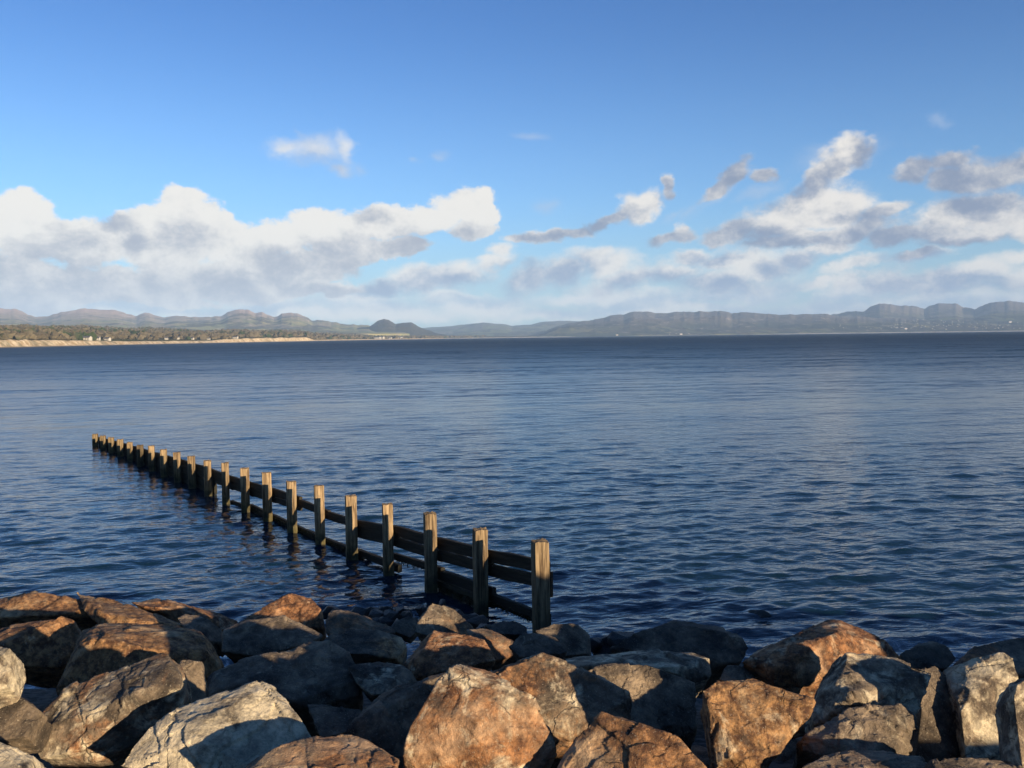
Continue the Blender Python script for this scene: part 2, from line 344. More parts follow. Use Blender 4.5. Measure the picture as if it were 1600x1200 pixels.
def water_material():
    mt, T, b = new_mat('sea_water')
    g = T.new('ShaderNodeNewGeometry'); P = g.outputs['Position']
    rot = T.new('ShaderNodeMapping', {'Vector': P}); rot.inputs['Rotation'].default_value = (0, 0, R(-10))
    q = T.vmath('MULTIPLY', rot.outputs[0], (0.42, 1.0, 1.0))
    dist = T.vmath('LENGTH', P, out=1)
    gust = T.noise(T.vmath('MULTIPLY', P, (0.35, 1.0, 1.0)), 0.02, 4, 0.6)
    gust2 = T.noise(T.vmath('MULTIPLY', P, (0.25, 1.0, 1.0)), 0.0035, 4, 0.6)
    amp = T.math('ADD', 0.55, T.math('MULTIPLY', gust, 0.9))
    # wavelets: metres -> height in metres
    h1 = T.math('MULTIPLY', T.noise(q, 8.0, 2, 0.55, 0.5), 0.016)
    h2 = T.math('MULTIPLY', T.noise(q, 2.6, 2, 0.5, 0.6), 0.050)
    h3 = T.math('MULTIPLY', T.noise(q, 1.1, 3, 0.55, 0.4), 0.11)
    farw = T.step(T.math('LOGARITHM', dist, 10.0), 1.55, 2.45)
    h4 = T.math('MULTIPLY', T.noise(q, 0.28, 3, 0.6, 0.3), T.math('MULTIPLY', farw, 1.6))
    near = T.math('ADD', h1, h2)
    h = T.math('ADD', near, T.math('MULTIPLY', h3, T.math('ADD', 0.40, T.math('MULTIPLY', farw, 1.9))))
    h = T.math('MULTIPLY', T.math('ADD', h, h4), amp)
    bp = T.new('ShaderNodeBump', {'Strength': 1.0, 'Distance': 1.0, 'Height': h})
    # far off: facet slopes straight from noise, the unresolved ripples as roughness
    f1 = T.vmath('SUBTRACT', T.noise(q, 1.3, 3, 0.6, 0.3, color=True), (0.5, 0.5, 0.5))
    f2 = T.vmath('SUBTRACT', T.noise(T.vmath('MULTIPLY', q, (0.5, 1, 1)), 0.30, 3, 0.6, 0.3, color=True), (0.5, 0.5, 0.5))
    sl_ = T.vmath('ADD', T.vmath('SCALE', f1, 1.25), T.vmath('SCALE', f2, 1.05))
    f3 = T.vmath('SUBTRACT', T.noise(T.vmath('MULTIPLY', q, (0.35, 1, 1)), 0.05, 4, 0.7, 0.3, color=True), (0.5, 0.5, 0.5))
    sl_ = T.vmath('ADD', sl_, T.vmath('SCALE', f3, 0.75))
    sl_ = T.vmath('MULTIPLY', T.vmath('SCALE', sl_, amp), (0.7, 1.0, 0.0))
    nf = T.vmath('NORMALIZE', T.vmath('ADD', sl_, (0, 0, 1)))
    mixn = T.new('ShaderNodeMix', data_type='VECTOR'); T.put(mixn.inputs[0], farw); T.put(mixn.inputs[4], bp.outputs[0]); T.put(mixn.inputs[5], nf)
    T.put(b.inputs['Normal'], T.vmath('NORMALIZE', mixn.outputs[1]))
    c = T.mix(T.step(gust2, 0.4, 0.6), rgb(0.004, 0.017, 0.030), rgb(0.006, 0.022, 0.033))
    # wash along the stones
    sp = T.new('ShaderNodeSeparateXYZ', {0: P})
    fo = T.noise(P, 3.5, 6, 0.7, 1.2); fo2 = T.noise(P, 0.55, 2, 0.5)
    edge = T.step(T.math('ADD', sp.outputs[1], T.math('MULTIPLY', fo2, 3.0)), 16.3, 15.2)
    c = T.mix(T.math('MULTIPLY', edge, T.step(fo, 0.50, 0.66, 0.10, 0.9)), c, rgb(0.42, 0.45, 0.48))
    T.put(b.inputs['Base Color'], c)
    T.put(b.inputs['Roughness'], T.step(T.math('LOGARITHM', dist, 10.0), 1.4, 3.05, 0.07, 0.54))
    b.inputs['IOR'].default_value = 1.333
    b.inputs['Specular IOR Level'].default_value = 0.5
    return mt
M_WATER = water_material()

# ---------------------------------------------------------------- the sea
def build_water():
    th = np.concatenate([np.radians(np.linspace(-100, -39, 40, endpoint=False)), np.radians(np.linspace(-39, 39, 860)), np.radians(np.linspace(39, 100, 41)[1:])])
    r = [8.5]
    while r[-1] < 170: r.append(r[-1] + min(0.032 + r[-1] ** 2 / 4425 * 0.62, r[-1] * 0.03))
    rn = len(r)
    while r[-1] < 60000: r.append(r[-1] * 1.09)
    r = np.array(r); rr, tt = np.meshgrid(r, th, indexing='ij')
    X = rr * np.sin(tt); Y = rr * np.cos(tt); Z = np.zeros_like(X)
    cell = np.gradient(r)[:, None] * np.ones_like(X); cell = np.maximum(cell, rr * 0.0016)
    rg = np.random.RandomState(3); k = 0; DX = np.zeros_like(X); DY = np.zeros_like(X)
    fade = np.clip((170 - rr) / 60, 0, 1)
    # sets of waves come and go over the surface
    env = 0.8 + 0.4 * perlin(np.stack([X.ravel() * .09, Y.ravel() * .16, X.ravel() * 0], 1)).reshape(X.shape)
    env2 = 0.85 + 0.6 * perlin(np.stack([X.ravel() * .22 + 9, Y.ravel() * .4, X.ravel() * 0 + 4], 1)).reshape(X.shape)
    for i in range(70):
        lam = 0.20 * (2.6 / 0.20) ** ((i / 69.0) ** 1.15)
        ang = R(97) + rg.normal(0, 0.34 if lam > 0.8 else 0.55)
        kk = 2 * math.pi / lam; kx, ky = math.cos(ang) * kk, math.sin(ang) * kk
        slope = 0.026 * (1.3 if 0.35 < lam < 1.1 else (0.95 if lam < 1.1 else 0.62))
        a = slope / kk; ph = rg.uniform(0, 6.28)
        w = np.clip((lam / cell - 2.2) / 2.0, 0, 1) * fade * (env if lam > 0.9 else env2)
        arg = kx * X + ky * Y + ph
        Z += w * a * np.cos(arg); s = np.sin(arg) * w * a * 0.8
        DX -= s * kx / kk; DY -= s * ky / kk
    X = X + DX; Y = Y + DY
    me = mesh_np('water', np.stack([X.ravel(), Y.ravel(), Z.ravel()], 1), grid_faces(len(r), len(th))[:, ::-1])
    o = link('water', me, M_WATER); tag(o, kind='structure')
build_water()

# ---------------------------------------------------------------- shore slope, sea bed, promenade
def ground_z(y): return 2.0 - 0.225 * (y - 5.0)
def build_shore():
    xs = np.linspace(-60, 60, 240); ys = np.concatenate([np.linspace(1.2, 22, 84), np.linspace(23, 60, 12)])
    xx, yy = np.meshgrid(xs, ys); z = np.where(yy < 15, ground_z(yy) - 0.30, ground_z(15) - 0.25 - (yy - 15) * 0.09)
    z = z + 0.10 * fbm(np.stack([xx.ravel() * .9, yy.ravel() * .9, 0 * xx.ravel()], 1), 4).reshape(xx.shape)
    me = mesh_np('shingle_slope', np.stack([xx.ravel(), yy.ravel(), z.ravel()], 1), grid_faces(len(ys), len(xs)))
    tag(link('shingle_slope', me, plain_mat('dark_shingle', (0.03, 0.028, 0.026), (0.11, 0.10, 0.09), 9, 0.8, 0.8, 0.05)), kind='structure')
    # promenade behind the stones, where the photographer stands
    bm = bmesh.new()
    def box(x0, x1, y0, y1, z0, z1):
        vs = [bm.verts.new(p) for p in ((x0,y0,z0),(x1,y0,z0),(x1,y1,z0),(x0,y1,z0),(x0,y0,z1),(x1,y0,z1),(x1,y1,z1),(x0,y1,z1))]
        for q in ((3,2,1,0),(4,5,6,7),(0,1,5,4),(1,2,6,5),(2,3,7,6),(3,0,4,7)): bm.faces.new([vs[i] for i in q])
    box(-60, 60, -5.0, 1.3, 0.2, 3.25)
    me = bpy.data.meshes.new('promenade'); bm.to_mesh(me); bm.free()
    tag(link('promenade', me, plain_mat('concrete', (0.27, 0.26, 0.24), (0.36, 0.35, 0.32), 3, 0.9, 0.3)), kind='structure')
    xs = np.linspace(-60, 60, 60); ys = np.linspace(-260, -5.003, 60)
    xx, yy = np.meshgrid(xs * 20, ys); z = 3.1 + 0 * xx + 0.3 * fbm(np.stack([xx.ravel() * .05, yy.ravel() * .05, 0 * xx.ravel()], 1), 3).reshape(xx.shape) * np.clip((-5.1 - yy) / 20, 0, 1)
    me = mesh_np('inland_grass_ground', np.stack([xx.ravel(), yy.ravel(), z.ravel()], 1), grid_faces(60, 60))
    tag(link('inland_grass_ground', me, plain_mat('grass_ground', (0.05, 0.07, 0.025), (0.09, 0.10, 0.04), 2, 0.95, 0.3)), kind='structure')
build_shore()

# ---------------------------------------------------------------- stones
def hull_mesh(pts, size, depth, seed, chips=9):
    """closed angular block round the points: corners and arrises broken off by flat cuts, then meshed evenly"""
    rg = random.Random(seed); cur = [Vector(p) for p in pts]
    for it in range(chips + 1):
        bm = bmesh.new()
        for p in cur: bm.verts.new(p)
        bmesh.ops.convex_hull(bm, input=bm.verts)
        bmesh.ops.delete(bm, geom=[v for v in bm.verts if not v.link_faces], context='VERTS')
        if it == chips:
            bmesh.ops.recalc_face_normals(bm, faces=bm.faces); break
        bmesh.ops.recalc_face_normals(bm, faces=bm.faces)
        es = [e for e in bm.edges if len(e.link_faces) == 2 and e.calc_face_angle(0) > 0.45 and e.calc_length() > 0.08 * size]
        if es:
            e = rg.choice(es); n = (e.link_faces[0].normal + e.link_faces[1].normal).normalized()
            n = (n + Vector((rg.gauss(0, .25), rg.gauss(0, .25), rg.gauss(0, .25)))).normalized()
            c = e.verts[0].co.lerp(e.verts[1].co, rg.uniform(.2, .8)) - n * size * rg.uniform(.008, .034)
            if max((v.co - c).dot(n) for v in bm.verts) < size * .085:
              bmesh.ops.bisect_plane(bm, geom=bm.verts[:] + bm.edges[:] + bm.faces[:], plane_co=c, plane_no=n, clear_outer=True)
        cur = [v.co.copy() for v in bm.verts]; bm.free()
    me = bpy.data.meshes.new('tmp'); bm.to_mesh(me); bm.free()
    o = bpy.data.objects.new('tmp', me); col.objects.link(o)
    rm = o.modifiers.new('r', 'REMESH'); rm.mode = 'SHARP'; rm.octree_depth = depth; rm.scale = 0.9; rm.sharpness = 1.0
    dg = bpy.context.evaluated_depsgraph_get(); ev = o.evaluated_get(dg)
    out = bpy.data.meshes.new_from_object(ev)
    bpy.data.objects.remove(o); bpy.data.meshes.remove(me)
    return out
def roughen(me, seed, size, rough=1.0, strat=0.0):
    n = len(me.vertices); co = np.zeros(n * 3, np.float32); me.vertices.foreach_get('co', co); co = co.reshape(-1, 3).astype(float)
    no = np.zeros(n * 3, np.float32); me.vertices.foreach_get('normal', no); no = no.reshape(-1, 3).astype(float)
    o = np.array([seed * 3.71 % 50, seed * 7.13 % 50, seed * 1.93 % 50]); q = co + o
    wq = q + 0.10 * np.stack([perlin(q * 3), perlin(q * 3 + 40), perlin(q * 3 + 80)], 1)
    d = facets(wq * 2.2 / size, seed, 0.020 * size, 0.012 * size)
    d += facets(wq * 5.5 / size + 3.3, seed + 5, 0.012 * size, 0.005 * size)
    d += facets(wq * 14.0 / size, seed + 9, 0.006 * size, 0.003 * size)
    d += 0.012 * size * fbm(q * 1.2 / size, 2) + 0.005 * fbm(q * 14, 3, 0.6)
    if strat:
        ax = _grad[(seed * 11) & 511] * np.array([.5, .5, 1.0]); ax = ax / np.linalg.norm(ax)
        t = (wq @ ax) * 6 + 1.2 * fbm(q * 1.3, 2); d += strat * 0.022 * (np.abs((t % 1.0) - 0.5) * 2 - 0.5) * (0.5 + fbm(q * 2, 2))
    co = co + no * (d * rough)[:, None]
    me.vertices.foreach_set('co', co.astype(np.float32).ravel())
    me.polygons.foreach_set('use_smooth', np.ones(len(me.polygons), bool)); me.update()
STONES = []
def add_stone(name, pts, label, colr, seed, size, voxel, rough=1.0, strat=0.0, cat='boulder', group=None):
    c = sum(pts, Vector()) / len(pts)
    me = hull_mesh([p - c for p in pts], size, voxel, seed)
    roughen(me, seed, size, rough, strat); me.name = name
    o = link(name, me, M_ROCK); o.location = c; o.color = (colr[0], colr[1], colr[2], 1)
    tag(o, label, cat, group); STONES.append(o); return o
def depth_for(y):
    s = math.tan(math.atan((y - 600) / FPX) + PITCH)
    return 1.30 / max(s - 0.22, 0.05)
def stone(label, D, pts, colr=(0.4, 0.3, 0), seed=1, back=0.55, drop=0.5, rough=0.8, strat=0.0, lean=0.75):
    """pts: (x, y, depth offset in m); the block goes on behind and below what is seen"""
    vis = [at(x, y, D + dz * lean) for x, y, dz in pts]
    cx = sum(v.x for v in vis) / len(vis)
    w = max(v.x for v in vis) - min(v.x for v in vis)
    tb = back * w * 0.8; ta = drop * w * 0.8
    hid = [Vector((cx + (v.x - cx) * 0.84, v.y + tb, v.z - max(ta, tb * 0.5))) for v in vis]
    size = min(max(w, 0.35), 1.3)
    return add_stone('boulder', vis + hid, label, colr, seed, size, 7 if D < 6.8 else 6, rough, strat, group='armour stones of the sea defence')
# (label, distance, [(x, y, depth offset)...], (rust, pale, wet), seed, options)
TABLE = [
 # back row, left
 ("long brown boulder with a pale cap, top left corner of the stone bank", 11.6, [(-70,968,-.1),(-40,945,.3),(0,972,-.35),(33,933,.1),(55,921,.45),(95,923,.5),(140,938,.4),(160,952,.2),(137,958,-.1),(80,961,-.3)], (.95,.35,0), 3, {}),
 ("broad rust brown slab lying behind the flat-topped boulder on the left", 11.3, [(118,926,.8),(150,932,.8),(210,943,.6),(247,962,.4),(290,979,.1),(250,976,-.4),(160,958,-.3),(158,980,-.4),(135,955,.1)], (.95,.30,0), 8, {}),
 ("dark slab with one pale lit edge, last before the water on the left", 12.2, [(205,941,-.1),(245,934,.3),(272,941,.4),(340,958,.4),(370,971,.3),(350,985,-.1),(290,962,-.4),(285,952,-.4),(215,946,-.3),(300,985,-.3)], (.7,.45,0), 14, {}),
 ("rounded dark grey boulder below the pale-edged slab", 10.6, [(276,966,.2),(290,960,.3),(312,962,.3),(328,970,.2),(347,984,.2),(345,1008,-.1),(322,1003,-.3),(292,985,-.3)], (.2,.2,0), 21, {}),
 ("maroon boulder with a rough lit crest at the left edge", 9.1, [(-30,985,.1),(0,984,.0),(45,975,.0),(92,963,.1),(113,970,.2),(123,995,.1),(113,1032,-.1),(92,1042,-.3),(20,1040,-.5),(0,1010,-.5),(-30,1030,-.4)], (.8,.35,0), 5, {}),
 ("big flat-topped brown boulder with a grey front, upper left", 8.5, [(128,985,.2),(150,975,.5),(250,977,.6),(312,989,.4),(326,1018,-.1),(314,1033,-.2),(262,1027,-.45),(200,1012,-.55),(142,995,-.45),(122,1010,-.4),(100,1060,-.6),(88,1085,-.6),(347,1024,.2),(342,1046,.1),(322,1053,-.1),(200,1080,-.7)], (.85,.30,0), 33, {'back': .35}),
 ("grey square-shouldered stone behind the long diagonal boulder", 7.2, [(281,1032,.1),(313,1029,.2),(322,1075,.1),(320,1092,.0),(275,1100,-.2),(270,1050,-.1)], (.2,.3,0), 41, {}),
 ("long pale tan boulder slanting up to the right in the lower left", 6.0, [(35,1145,-.1),(50,1130,.1),(75,1102,.25),(112,1070,.4),(175,1048,.5),(212,1036,.55),(250,1022,.55),(277,1027,.4),(279,1066,.0),(240,1074,-.15),(200,1092,-.25),(160,1146,-.35),(100,1178,-.40),(62,1187,-.35),(52,1167,-.2),(280,1105,.1),(225,1150,-.1),(150,1190,-.3)], (.50,.62,0), 52, {'strat': .4, 'lean': .55}),
 ("cream fissured boulder at the bottom left with a dark shadow across its foot", 5.45, [(187,1197,-.3),(202,1172,-.15),(220,1150,.0),(246,1117,.15),(288,1100,.3),(325,1092,.4),(375,1072,.5),(395,1067,.55),(420,1065,.5),(440,1087,.3),(466,1106,.2),(486,1126,.1),(495,1144,.0),(470,1180,-.3),(400,1215,-.5),(260,1225,-.5),(345,1140,-.30)], (.18,.95,0), 60, {'strat': .4, 'lean': .6}),
 ("cream corner of a stone cut by the left edge, middle of the bank", 5.6, [(-60,1015,.2),(0,1009,.1),(14,1014,.0),(20,1022,.0),(17,1048,-.1),(8,1070,-.2),(-60,1090,-.3)], (.15,.85,0), 62, {}),
 ("dark stone in shadow under the cream corner at the left edge", 5.7, [(-60,1070,.1),(0,1072,.1),(20,1082,.1),(45,1100,.0),(63,1112,.0),(40,1150,-.2),(-60,1165,-.3)], (.3,.2,0), 63, {}),
 ("pale yellowish stone in the bottom left corner", 4.75, [(-60,1150,.2),(0,1160,.1),(25,1170,.1),(52,1182,.1),(40,1215,-.2),(-60,1230,-.3)], (.1,.9,0), 64, {}),
 ("bright orange topped boulder on the waterline left of the groyne", 11.6, [(372,972,-.1),(385,965,.0),(422,945,.1),(440,934,.2),(455,928,.25),(471,932,.3),(486,935,.25),(498,947,.0),(503,955,-.1),(506,978,-.2),(500,990,-.3),(420,985,-.4)], (1.0,.4,0), 70, {}),
 ("large smooth grey boulder under the orange topped one", 9.7, [(340,1002,-.1),(350,982,.1),(387,968,.3),(445,961,.45),(458,968,.4),(490,982,.3),(506,993,.2),(484,1003,-.1),(430,1020,-.3),(402,1025,-.35),(345,1017,-.35)], (.15,.35,0), 77, {}),
 ("low reddish grey boulder right of the orange topped one", 11.2, [(509,956,.1),(518,953,.2),(550,957,.3),(580,966,.3),(612,980,.2),(620,990,.1),(585,990,-.2),(516,992,-.3),(508,985,-.2)], (.55,.25,0), 81, {}),
 ("broad dark boulder with a reddish hollow left of centre", 9.6, [(505,1000,.1),(515,991,.2),(550,982,.4),(588,985,.4),(628,995,.3),(638,1012,.1),(627,1031,-.2),(575,1022,-.3),(515,1020,-.3)], (.45,.25,0), 86, {}),
 ("very wide low grey boulder in the middle of the left half", 7.9, [(325,1057,-.1),(355,1042,.1),(383,1035,.2),(430,1019,.3),(485,1002,.5),(514,1000,.5),(537,1016,.4),(562,1027,.3),(566,1055,.0),(560,1076,-.2),(520,1088,-.4),(487,1100,-.5),(450,1092,-.5),(375,1078,-.4),(330,1088,-.4)], (.22,.40,0), 90, {'back': .4, 'strat': .4}),
 ("grey boulder with a broken cream patch right of the wide low one", 7.8, [(543,1043,.1),(587,1029,.3),(625,1036,.3),(652,1058,.2),(640,1072,.0),(612,1080,-.3),(580,1084,-.3),(555,1064,-.1)], (.2,.62,0), 95, {'strat': .6}),
 ("dark shaded stone wedged low between the cream boulder and the big central one", 6.5, [(480,1100,.1),(517,1108,.2),(562,1108,.2),(575,1120,.1),(547,1145,-.2),(500,1152,-.3),(490,1130,-.1)], (.25,.2,0), 99, {}),
 ("dark grey boulder leaning against the left side of the big central stone", 6.3, [(540,1145,-.2),(562,1112,.0),(585,1085,.2),(625,1070,.3),(670,1060,.3),(700,1047,.3),(700,1120,.2),(660,1200,-.1),(600,1200,-.3)], (.15,.2,0), 104, {}),
 ("biggest boulder, upright golden brown face at the bottom centre", 5.15, [(632,1152,-.1),(655,1120,.05),(677,1107,.05),(678,1085,.1),(685,1065,.15),(705,1042,.25),(713,1036,.25),(730,1042,.2),(756,1046,.2),(785,1050,.2),(812,1054,.2),(827,1072,.15),(840,1107,.1),(850,1132,.05),(866,1152,.0),(873,1170,-.05),(862,1195,-.1),(820,1235,-.2),(700,1240,-.25),(625,1205,-.15),(760,1120,-.12),(720,1140,-.18)], (.70,.62,0), 110, {'back': .35, 'rough': .7}),
 ("golden boulder with a jagged lit face just right of the biggest one", 6.1, [(750,1042,.1),(795,1026,.2),(845,1021,.3),(862,1026,.3),(887,1037,.3),(925,1050,.2),(950,1055,.2),(975,1070,.1),(990,1095,.0),(996,1117,-.1),(940,1125,-.2),(890,1150,-.3),(850,1160,-.3),(840,1090,-.1)], (.55,.55,0), 118, {'back': .35}),
 ("dark reddish ridge-backed boulder at the bottom right of centre", 4.85, [(868,1190,.1),(900,1150,.2),(935,1122,.25),(955,1101,.3),(1000,1122,.15),(1040,1140,.05),(1075,1170,-.05),(1118,1196,-.15),(1080,1240,-.3),(940,1250,-.3),(860,1230,-.1),(1000,1180,-.12)], (.7,.3,0), 126, {'strat': .8}),
 ("rust brown boulder with a golden crest in the centre of the bank", 8.3, [(624,1034,-.1),(650,1005,.1),(670,987,.3),(684,981,.4),(712,984,.4),(752,991,.3),(766,1015,.1),(773,1031,.0),(760,1034,-.1),(700,1048,-.4),(650,1059,-.3),(636,1050,-.2)], (.9,.5,0), 131, {}),
 ("small peaked boulder with a pale orange tip in front of the groyne", 10.9, [(648,987,-.1),(655,962,.1),(665,951,.2),(675,941,.3),(708,951,.3),(722,963,.2),(737,978,.1),(745,992,-.1),(690,1000,-.3)], (.45,.5,0), 137, {}),
 ("rounded dark boulder left of the pale tipped peak", 11.6, [(612,985,-.1),(618,970,.1),(632,963,.2),(648,964,.2),(655,985,.0),(640,996,-.2)], (.25,.1,.25), 141, {}),
 ("low dark reddish stone behind the rust crested boulder", 9.9, [(728,982,.1),(760,980,.3),(800,995,.2),(814,1020,.0),(775,1032,-.2),(745,1020,-.1)], (.6,.2,.15), 146, {}),
 ("flat dark oval stone at the foot of the last groyne post", 12.1, [(758,978,.0),(780,971,.2),(806,970,.2),(826,980,.1),(822,992,-.1),(775,990,-.2)], (.3,.1,.45), 149, {}),
 ("dark stone with a tiny bright tip right of the centre crest", 8.8, [(796,1010,.0),(812,992,.2),(852,990,.3),(868,996,.2),(877,1006,.1),(886,1018,.0),(860,1027,-.2),(812,1026,-.2)], (.3,.45,.1), 152, {}),
 ("smooth blue-grey boulder in front of the waterline right of the groyne", 9.9, [(836,986,-.1),(862,975,.1),(905,973,.3),(922,994,.2),(931,1019,.0),(880,1025,-.3),(845,1000,-.3)], (.05,.12,0), 157, {'rough': .5}),
 ("long flat slab with a cream lit end, right of centre", 7.5, [(880,1024,.4),(950,1015,.5),(1037,1015,.5),(1075,1021,.4),(1107,1030,.2),(1111,1056,.0),(1070,1060,-.2),(1060,1042,-.2),(950,1040,-.2),(890,1045,-.1)], (.25,.70,0), 161, {'back': .3}),
 ("huge block in deep shadow with a thin lit rim, right of centre", 6.7, [(918,1047,.1),(950,1038,.2),(1000,1036,.2),(1050,1048,.2),(1085,1062,.2),(1092,1100,.1),(1090,1135,-.1),(1047,1150,-.3),(980,1130,-.3),(925,1100,-.2)], (.3,.3,0), 166, {'back': .3}),
 ("broad dark rounded boulder at the waterline, right of centre", 9.8, [(955,1006,-.1),(1000,985,.1),(1050,970,.4),(1087,966,.4),(1137,971,.3),(1163,987,.2),(1173,1012,.0),(1157,1034,-.2),(1090,1042,-.4),(1000,1030,-.3)], (.35,.12,.2), 171, {}),
 ("small grey pointed stone between the cream-ended slab and the orange peak", 7.9, [(1124,1062,-.1),(1131,1045,.0),(1141,1035,.1),(1160,1040,.1),(1180,1058,.0),(1165,1075,-.2)], (.05,.2,0), 176, {'rough': .5}),
 ("large boulder with a bright orange sloping face, highest on the right side", 8.0, [(1158,1030,-.1),(1175,1012,.2),(1200,1000,.4),(1225,982,.5),(1287,970,.6),(1337,967,.5),(1362,984,.3),(1387,1003,.2),(1413,1033,.1),(1380,1060,-.1),(1285,1068,-.1),(1250,1080,-.2),(1207,1064,-.35),(1216,1043,-.4),(1300,992,-.05)], (.90,.50,0), 181, {'back': .3}),
 ("rust boulder with a pale vein down its face, lower right of centre", 5.25, [(1098,1079,.1),(1120,1065,.2),(1175,1060,.3),(1212,1072,.2),(1250,1084,.2),(1273,1096,.1),(1267,1108,.1),(1243,1152,-.1),(1236,1165,-.15),(1205,1178,-.25),(1150,1178,-.25),(1136,1140,-.1),(1108,1110,.0),(1180,1210,-.25),(1120,1200,-.2)], (.85,.45,0), 188, {}),
 ("layered grey boulder with a cream broken end, upper one of the pair on the right", 5.9, [(1290,1060,.0),(1296,1046,.1),(1307,1032,.2),(1327,1022,.35),(1362,1026,.4),(1400,1031,.4),(1437,1040,.3),(1458,1051,.2),(1455,1072,.1),(1441,1092,.0),(1432,1114,-.1),(1350,1107,-.2),(1330,1088,-.3),(1275,1130,-.2),(1270,1110,-.1)], (.18,.62,0), 195, {'strat': 1.3, 'rough': 1.0}),
 ("blocky tan boulder split by clefts, lower one of the pair on the right", 5.45, [(1250,1156,-.05),(1262,1138,.0),(1272,1127,.1),(1305,1117,.15),(1326,1107,.2),(1385,1109,.2),(1405,1105,.2),(1431,1120,.15),(1436,1165,.0),(1412,1176,-.1),(1360,1174,-.2),(1275,1173,-.2),(1255,1170,-.15)], (.30,.50,0), 202, {'strat': .9, 'rough': 1.15}),
 ("dark sloping boulder behind the layered pair on the right", 6.5, [(1430,1050,.2),(1460,1040,.3),(1482,1056,.2),(1500,1088,.1),(1515,1150,-.1),(1500,1200,-.3),(1430,1200,-.3),(1440,1110,-.1)], (.1,.15,0), 208, {}),
 ("boulder with two cream lit ledges near the right edge", 6.4, [(1475,1045,.4),(1505,1036,.3),(1540,1024,.3),(1566,1020,.3),(1583,1030,.2),(1591,1055,.1),(1600,1110,.0),(1590,1170,-.2),(1510,1190,-.3),(1500,1100,-.1)], (.15,.75,0), 214, {'back': .35}),
 ("pale mottled boulder cut by the right edge", 5.2, [(1580,1062,.0),(1600,1052,.1),(1660,1050,.2),(1700,1100,.1),(1690,1200,-.2),(1600,1220,-.3),(1590,1120,-.1)], (.1,.7,0), 220, {}),
 ("low brown boulder at the bottom edge under the tan split one", 4.95, [(1252,1200,-.1),(1287,1180,.1),(1326,1174,.2),(1400,1177,.2),(1441,1183,.1),(1460,1200,-.1),(1430,1240,-.3),(1290,1240,-.3)], (.5,.35,0), 226, {}),
 ("small black pyramid-shaped boulder by the water on the right", 8.6, [(1404,1024,-.1),(1437,1003,.1),(1457,1000,.15),(1476,1007,.1),(1498,1026,.0),(1480,1045,-.2),(1420,1045,-.2)], (.1,.05,.3), 231, {}),
 ("wide brown boulder at the waterline by the right edge", 8.1, [(1490,1035,.0),(1515,1012,.2),(1562,1002,.4),(1600,997,.5),(1680,1002,.5),(1700,1040,.0),(1640,1060,-.3),(1520,1045,-.2)], (.6,.25,.1), 236, {}),
 ("low brown boulder at the bottom edge left of the biggest one", 4.75, [(360,1205,-.2),(400,1182,.0),(440,1163,.1),(495,1150,.25),(550,1146,.3),(582,1155,.2),(606,1171,.1),(630,1195,-.1),(600,1240,-.3),(400,1245,-.3)], (.60,.45,0), 241, {'rough': .7}),
 ("rounded dark boulder at the bottom right corner beneath the ledged one", 4.7, [(1455,1190,.1),(1500,1180,.2),(1560,1185,.2),(1610,1200,.1),(1600,1240,-.2),(1480,1245,-.2)], (.1,.15,0), 246, {}),
]
for lab, D, pts, colr, seed, opt in TABLE:
    stone(lab, D, pts, colr, seed, **opt)

# the bank goes on to both sides of the picture and up to the promenade
def random_stone(x, y, top, size, seed, label, colr, group, cat='boulder', vox=None, flat=0.75, rough=0.9, name='boulder'):
    rg = random.Random(seed); pts = []
    ang = rg.uniform(0, 3.14)
    for i in range(13):
        v = Vector((rg.gauss(0, 1), rg.gauss(0, 1), rg.gauss(0, 1))).normalized()
        v = Vector((v.x * size * .62, v.y * size * .48, v.z * size * .5 * flat)); v.rotate(Quaternion((0, 0, 1), ang)); pts.append(v)
    zt = max(p.z for p in pts)
    pts = [p + Vector((x, y, top - zt)) for p in pts]
    return add_stone(name, pts, label, colr, seed, size, vox or 5, rough, 0.0, cat, group)
def build_outer_bank():
    rg = random.Random(77)
    lab = 'grey and brown armour boulder of the sea defence, outside the photograph'
    for side in (-1, 1):
        for i in range(5):
            for j in range(6):
                y = 2.3 + i * 2.3 + rg.uniform(-.4, .4); x = side * (y * .62 + 1.1 + j * 1.55 + rg.uniform(-.3, .3))
                top = ground_z(y) + rg.uniform(.30, .62) - (.33 if side > 0 and y < 7.2 else 0)
                random_stone(x, y, top, rg.uniform(1.4, 2.0), 300 + i * 40 + j * 3 + (side > 0) * 500, lab, (rg.uniform(.1, .9), rg.uniform(.2, .7), 0), 'armour stones beyond the picture', vox=5)
    for k, (x, y, t) in enumerate([(-2.6, 2.6, 2.85), (-1.0, 2.4, 2.9), (.7, 2.6, 2.85), (2.2, 2.7, 2.8), (-1.9, 3.7, 2.5), (-.3, 3.6, 2.55), (1.3, 3.7, 2.5)]):
        random_stone(x, y, t - .18, 1.5, 900 + k, lab, (rg.uniform(.1, .8), .4, 0), 'armour stones beyond the picture', vox=5)
build_outer_bank()
def build_shade_heap():
    rg = random.Random(9)
    for i in range(9):      # unseen higher heap of the same stone, added to shade the shoreward posts
        x = 8.3 + i * 0.85; y = 3.5 + rg.uniform(-.25, .25)
        random_stone(x, y, 3.45 + min(i, 2) * .24 + rg.uniform(-.06, .04), 1.9, 2000 + i, 'large boulder in an unseen high heap added to shade the near groyne posts', (rg.uniform(.2, .8), .4, 0), 'armour stones beyond the picture', vox=5, flat=1.5)
build_shade_heap()
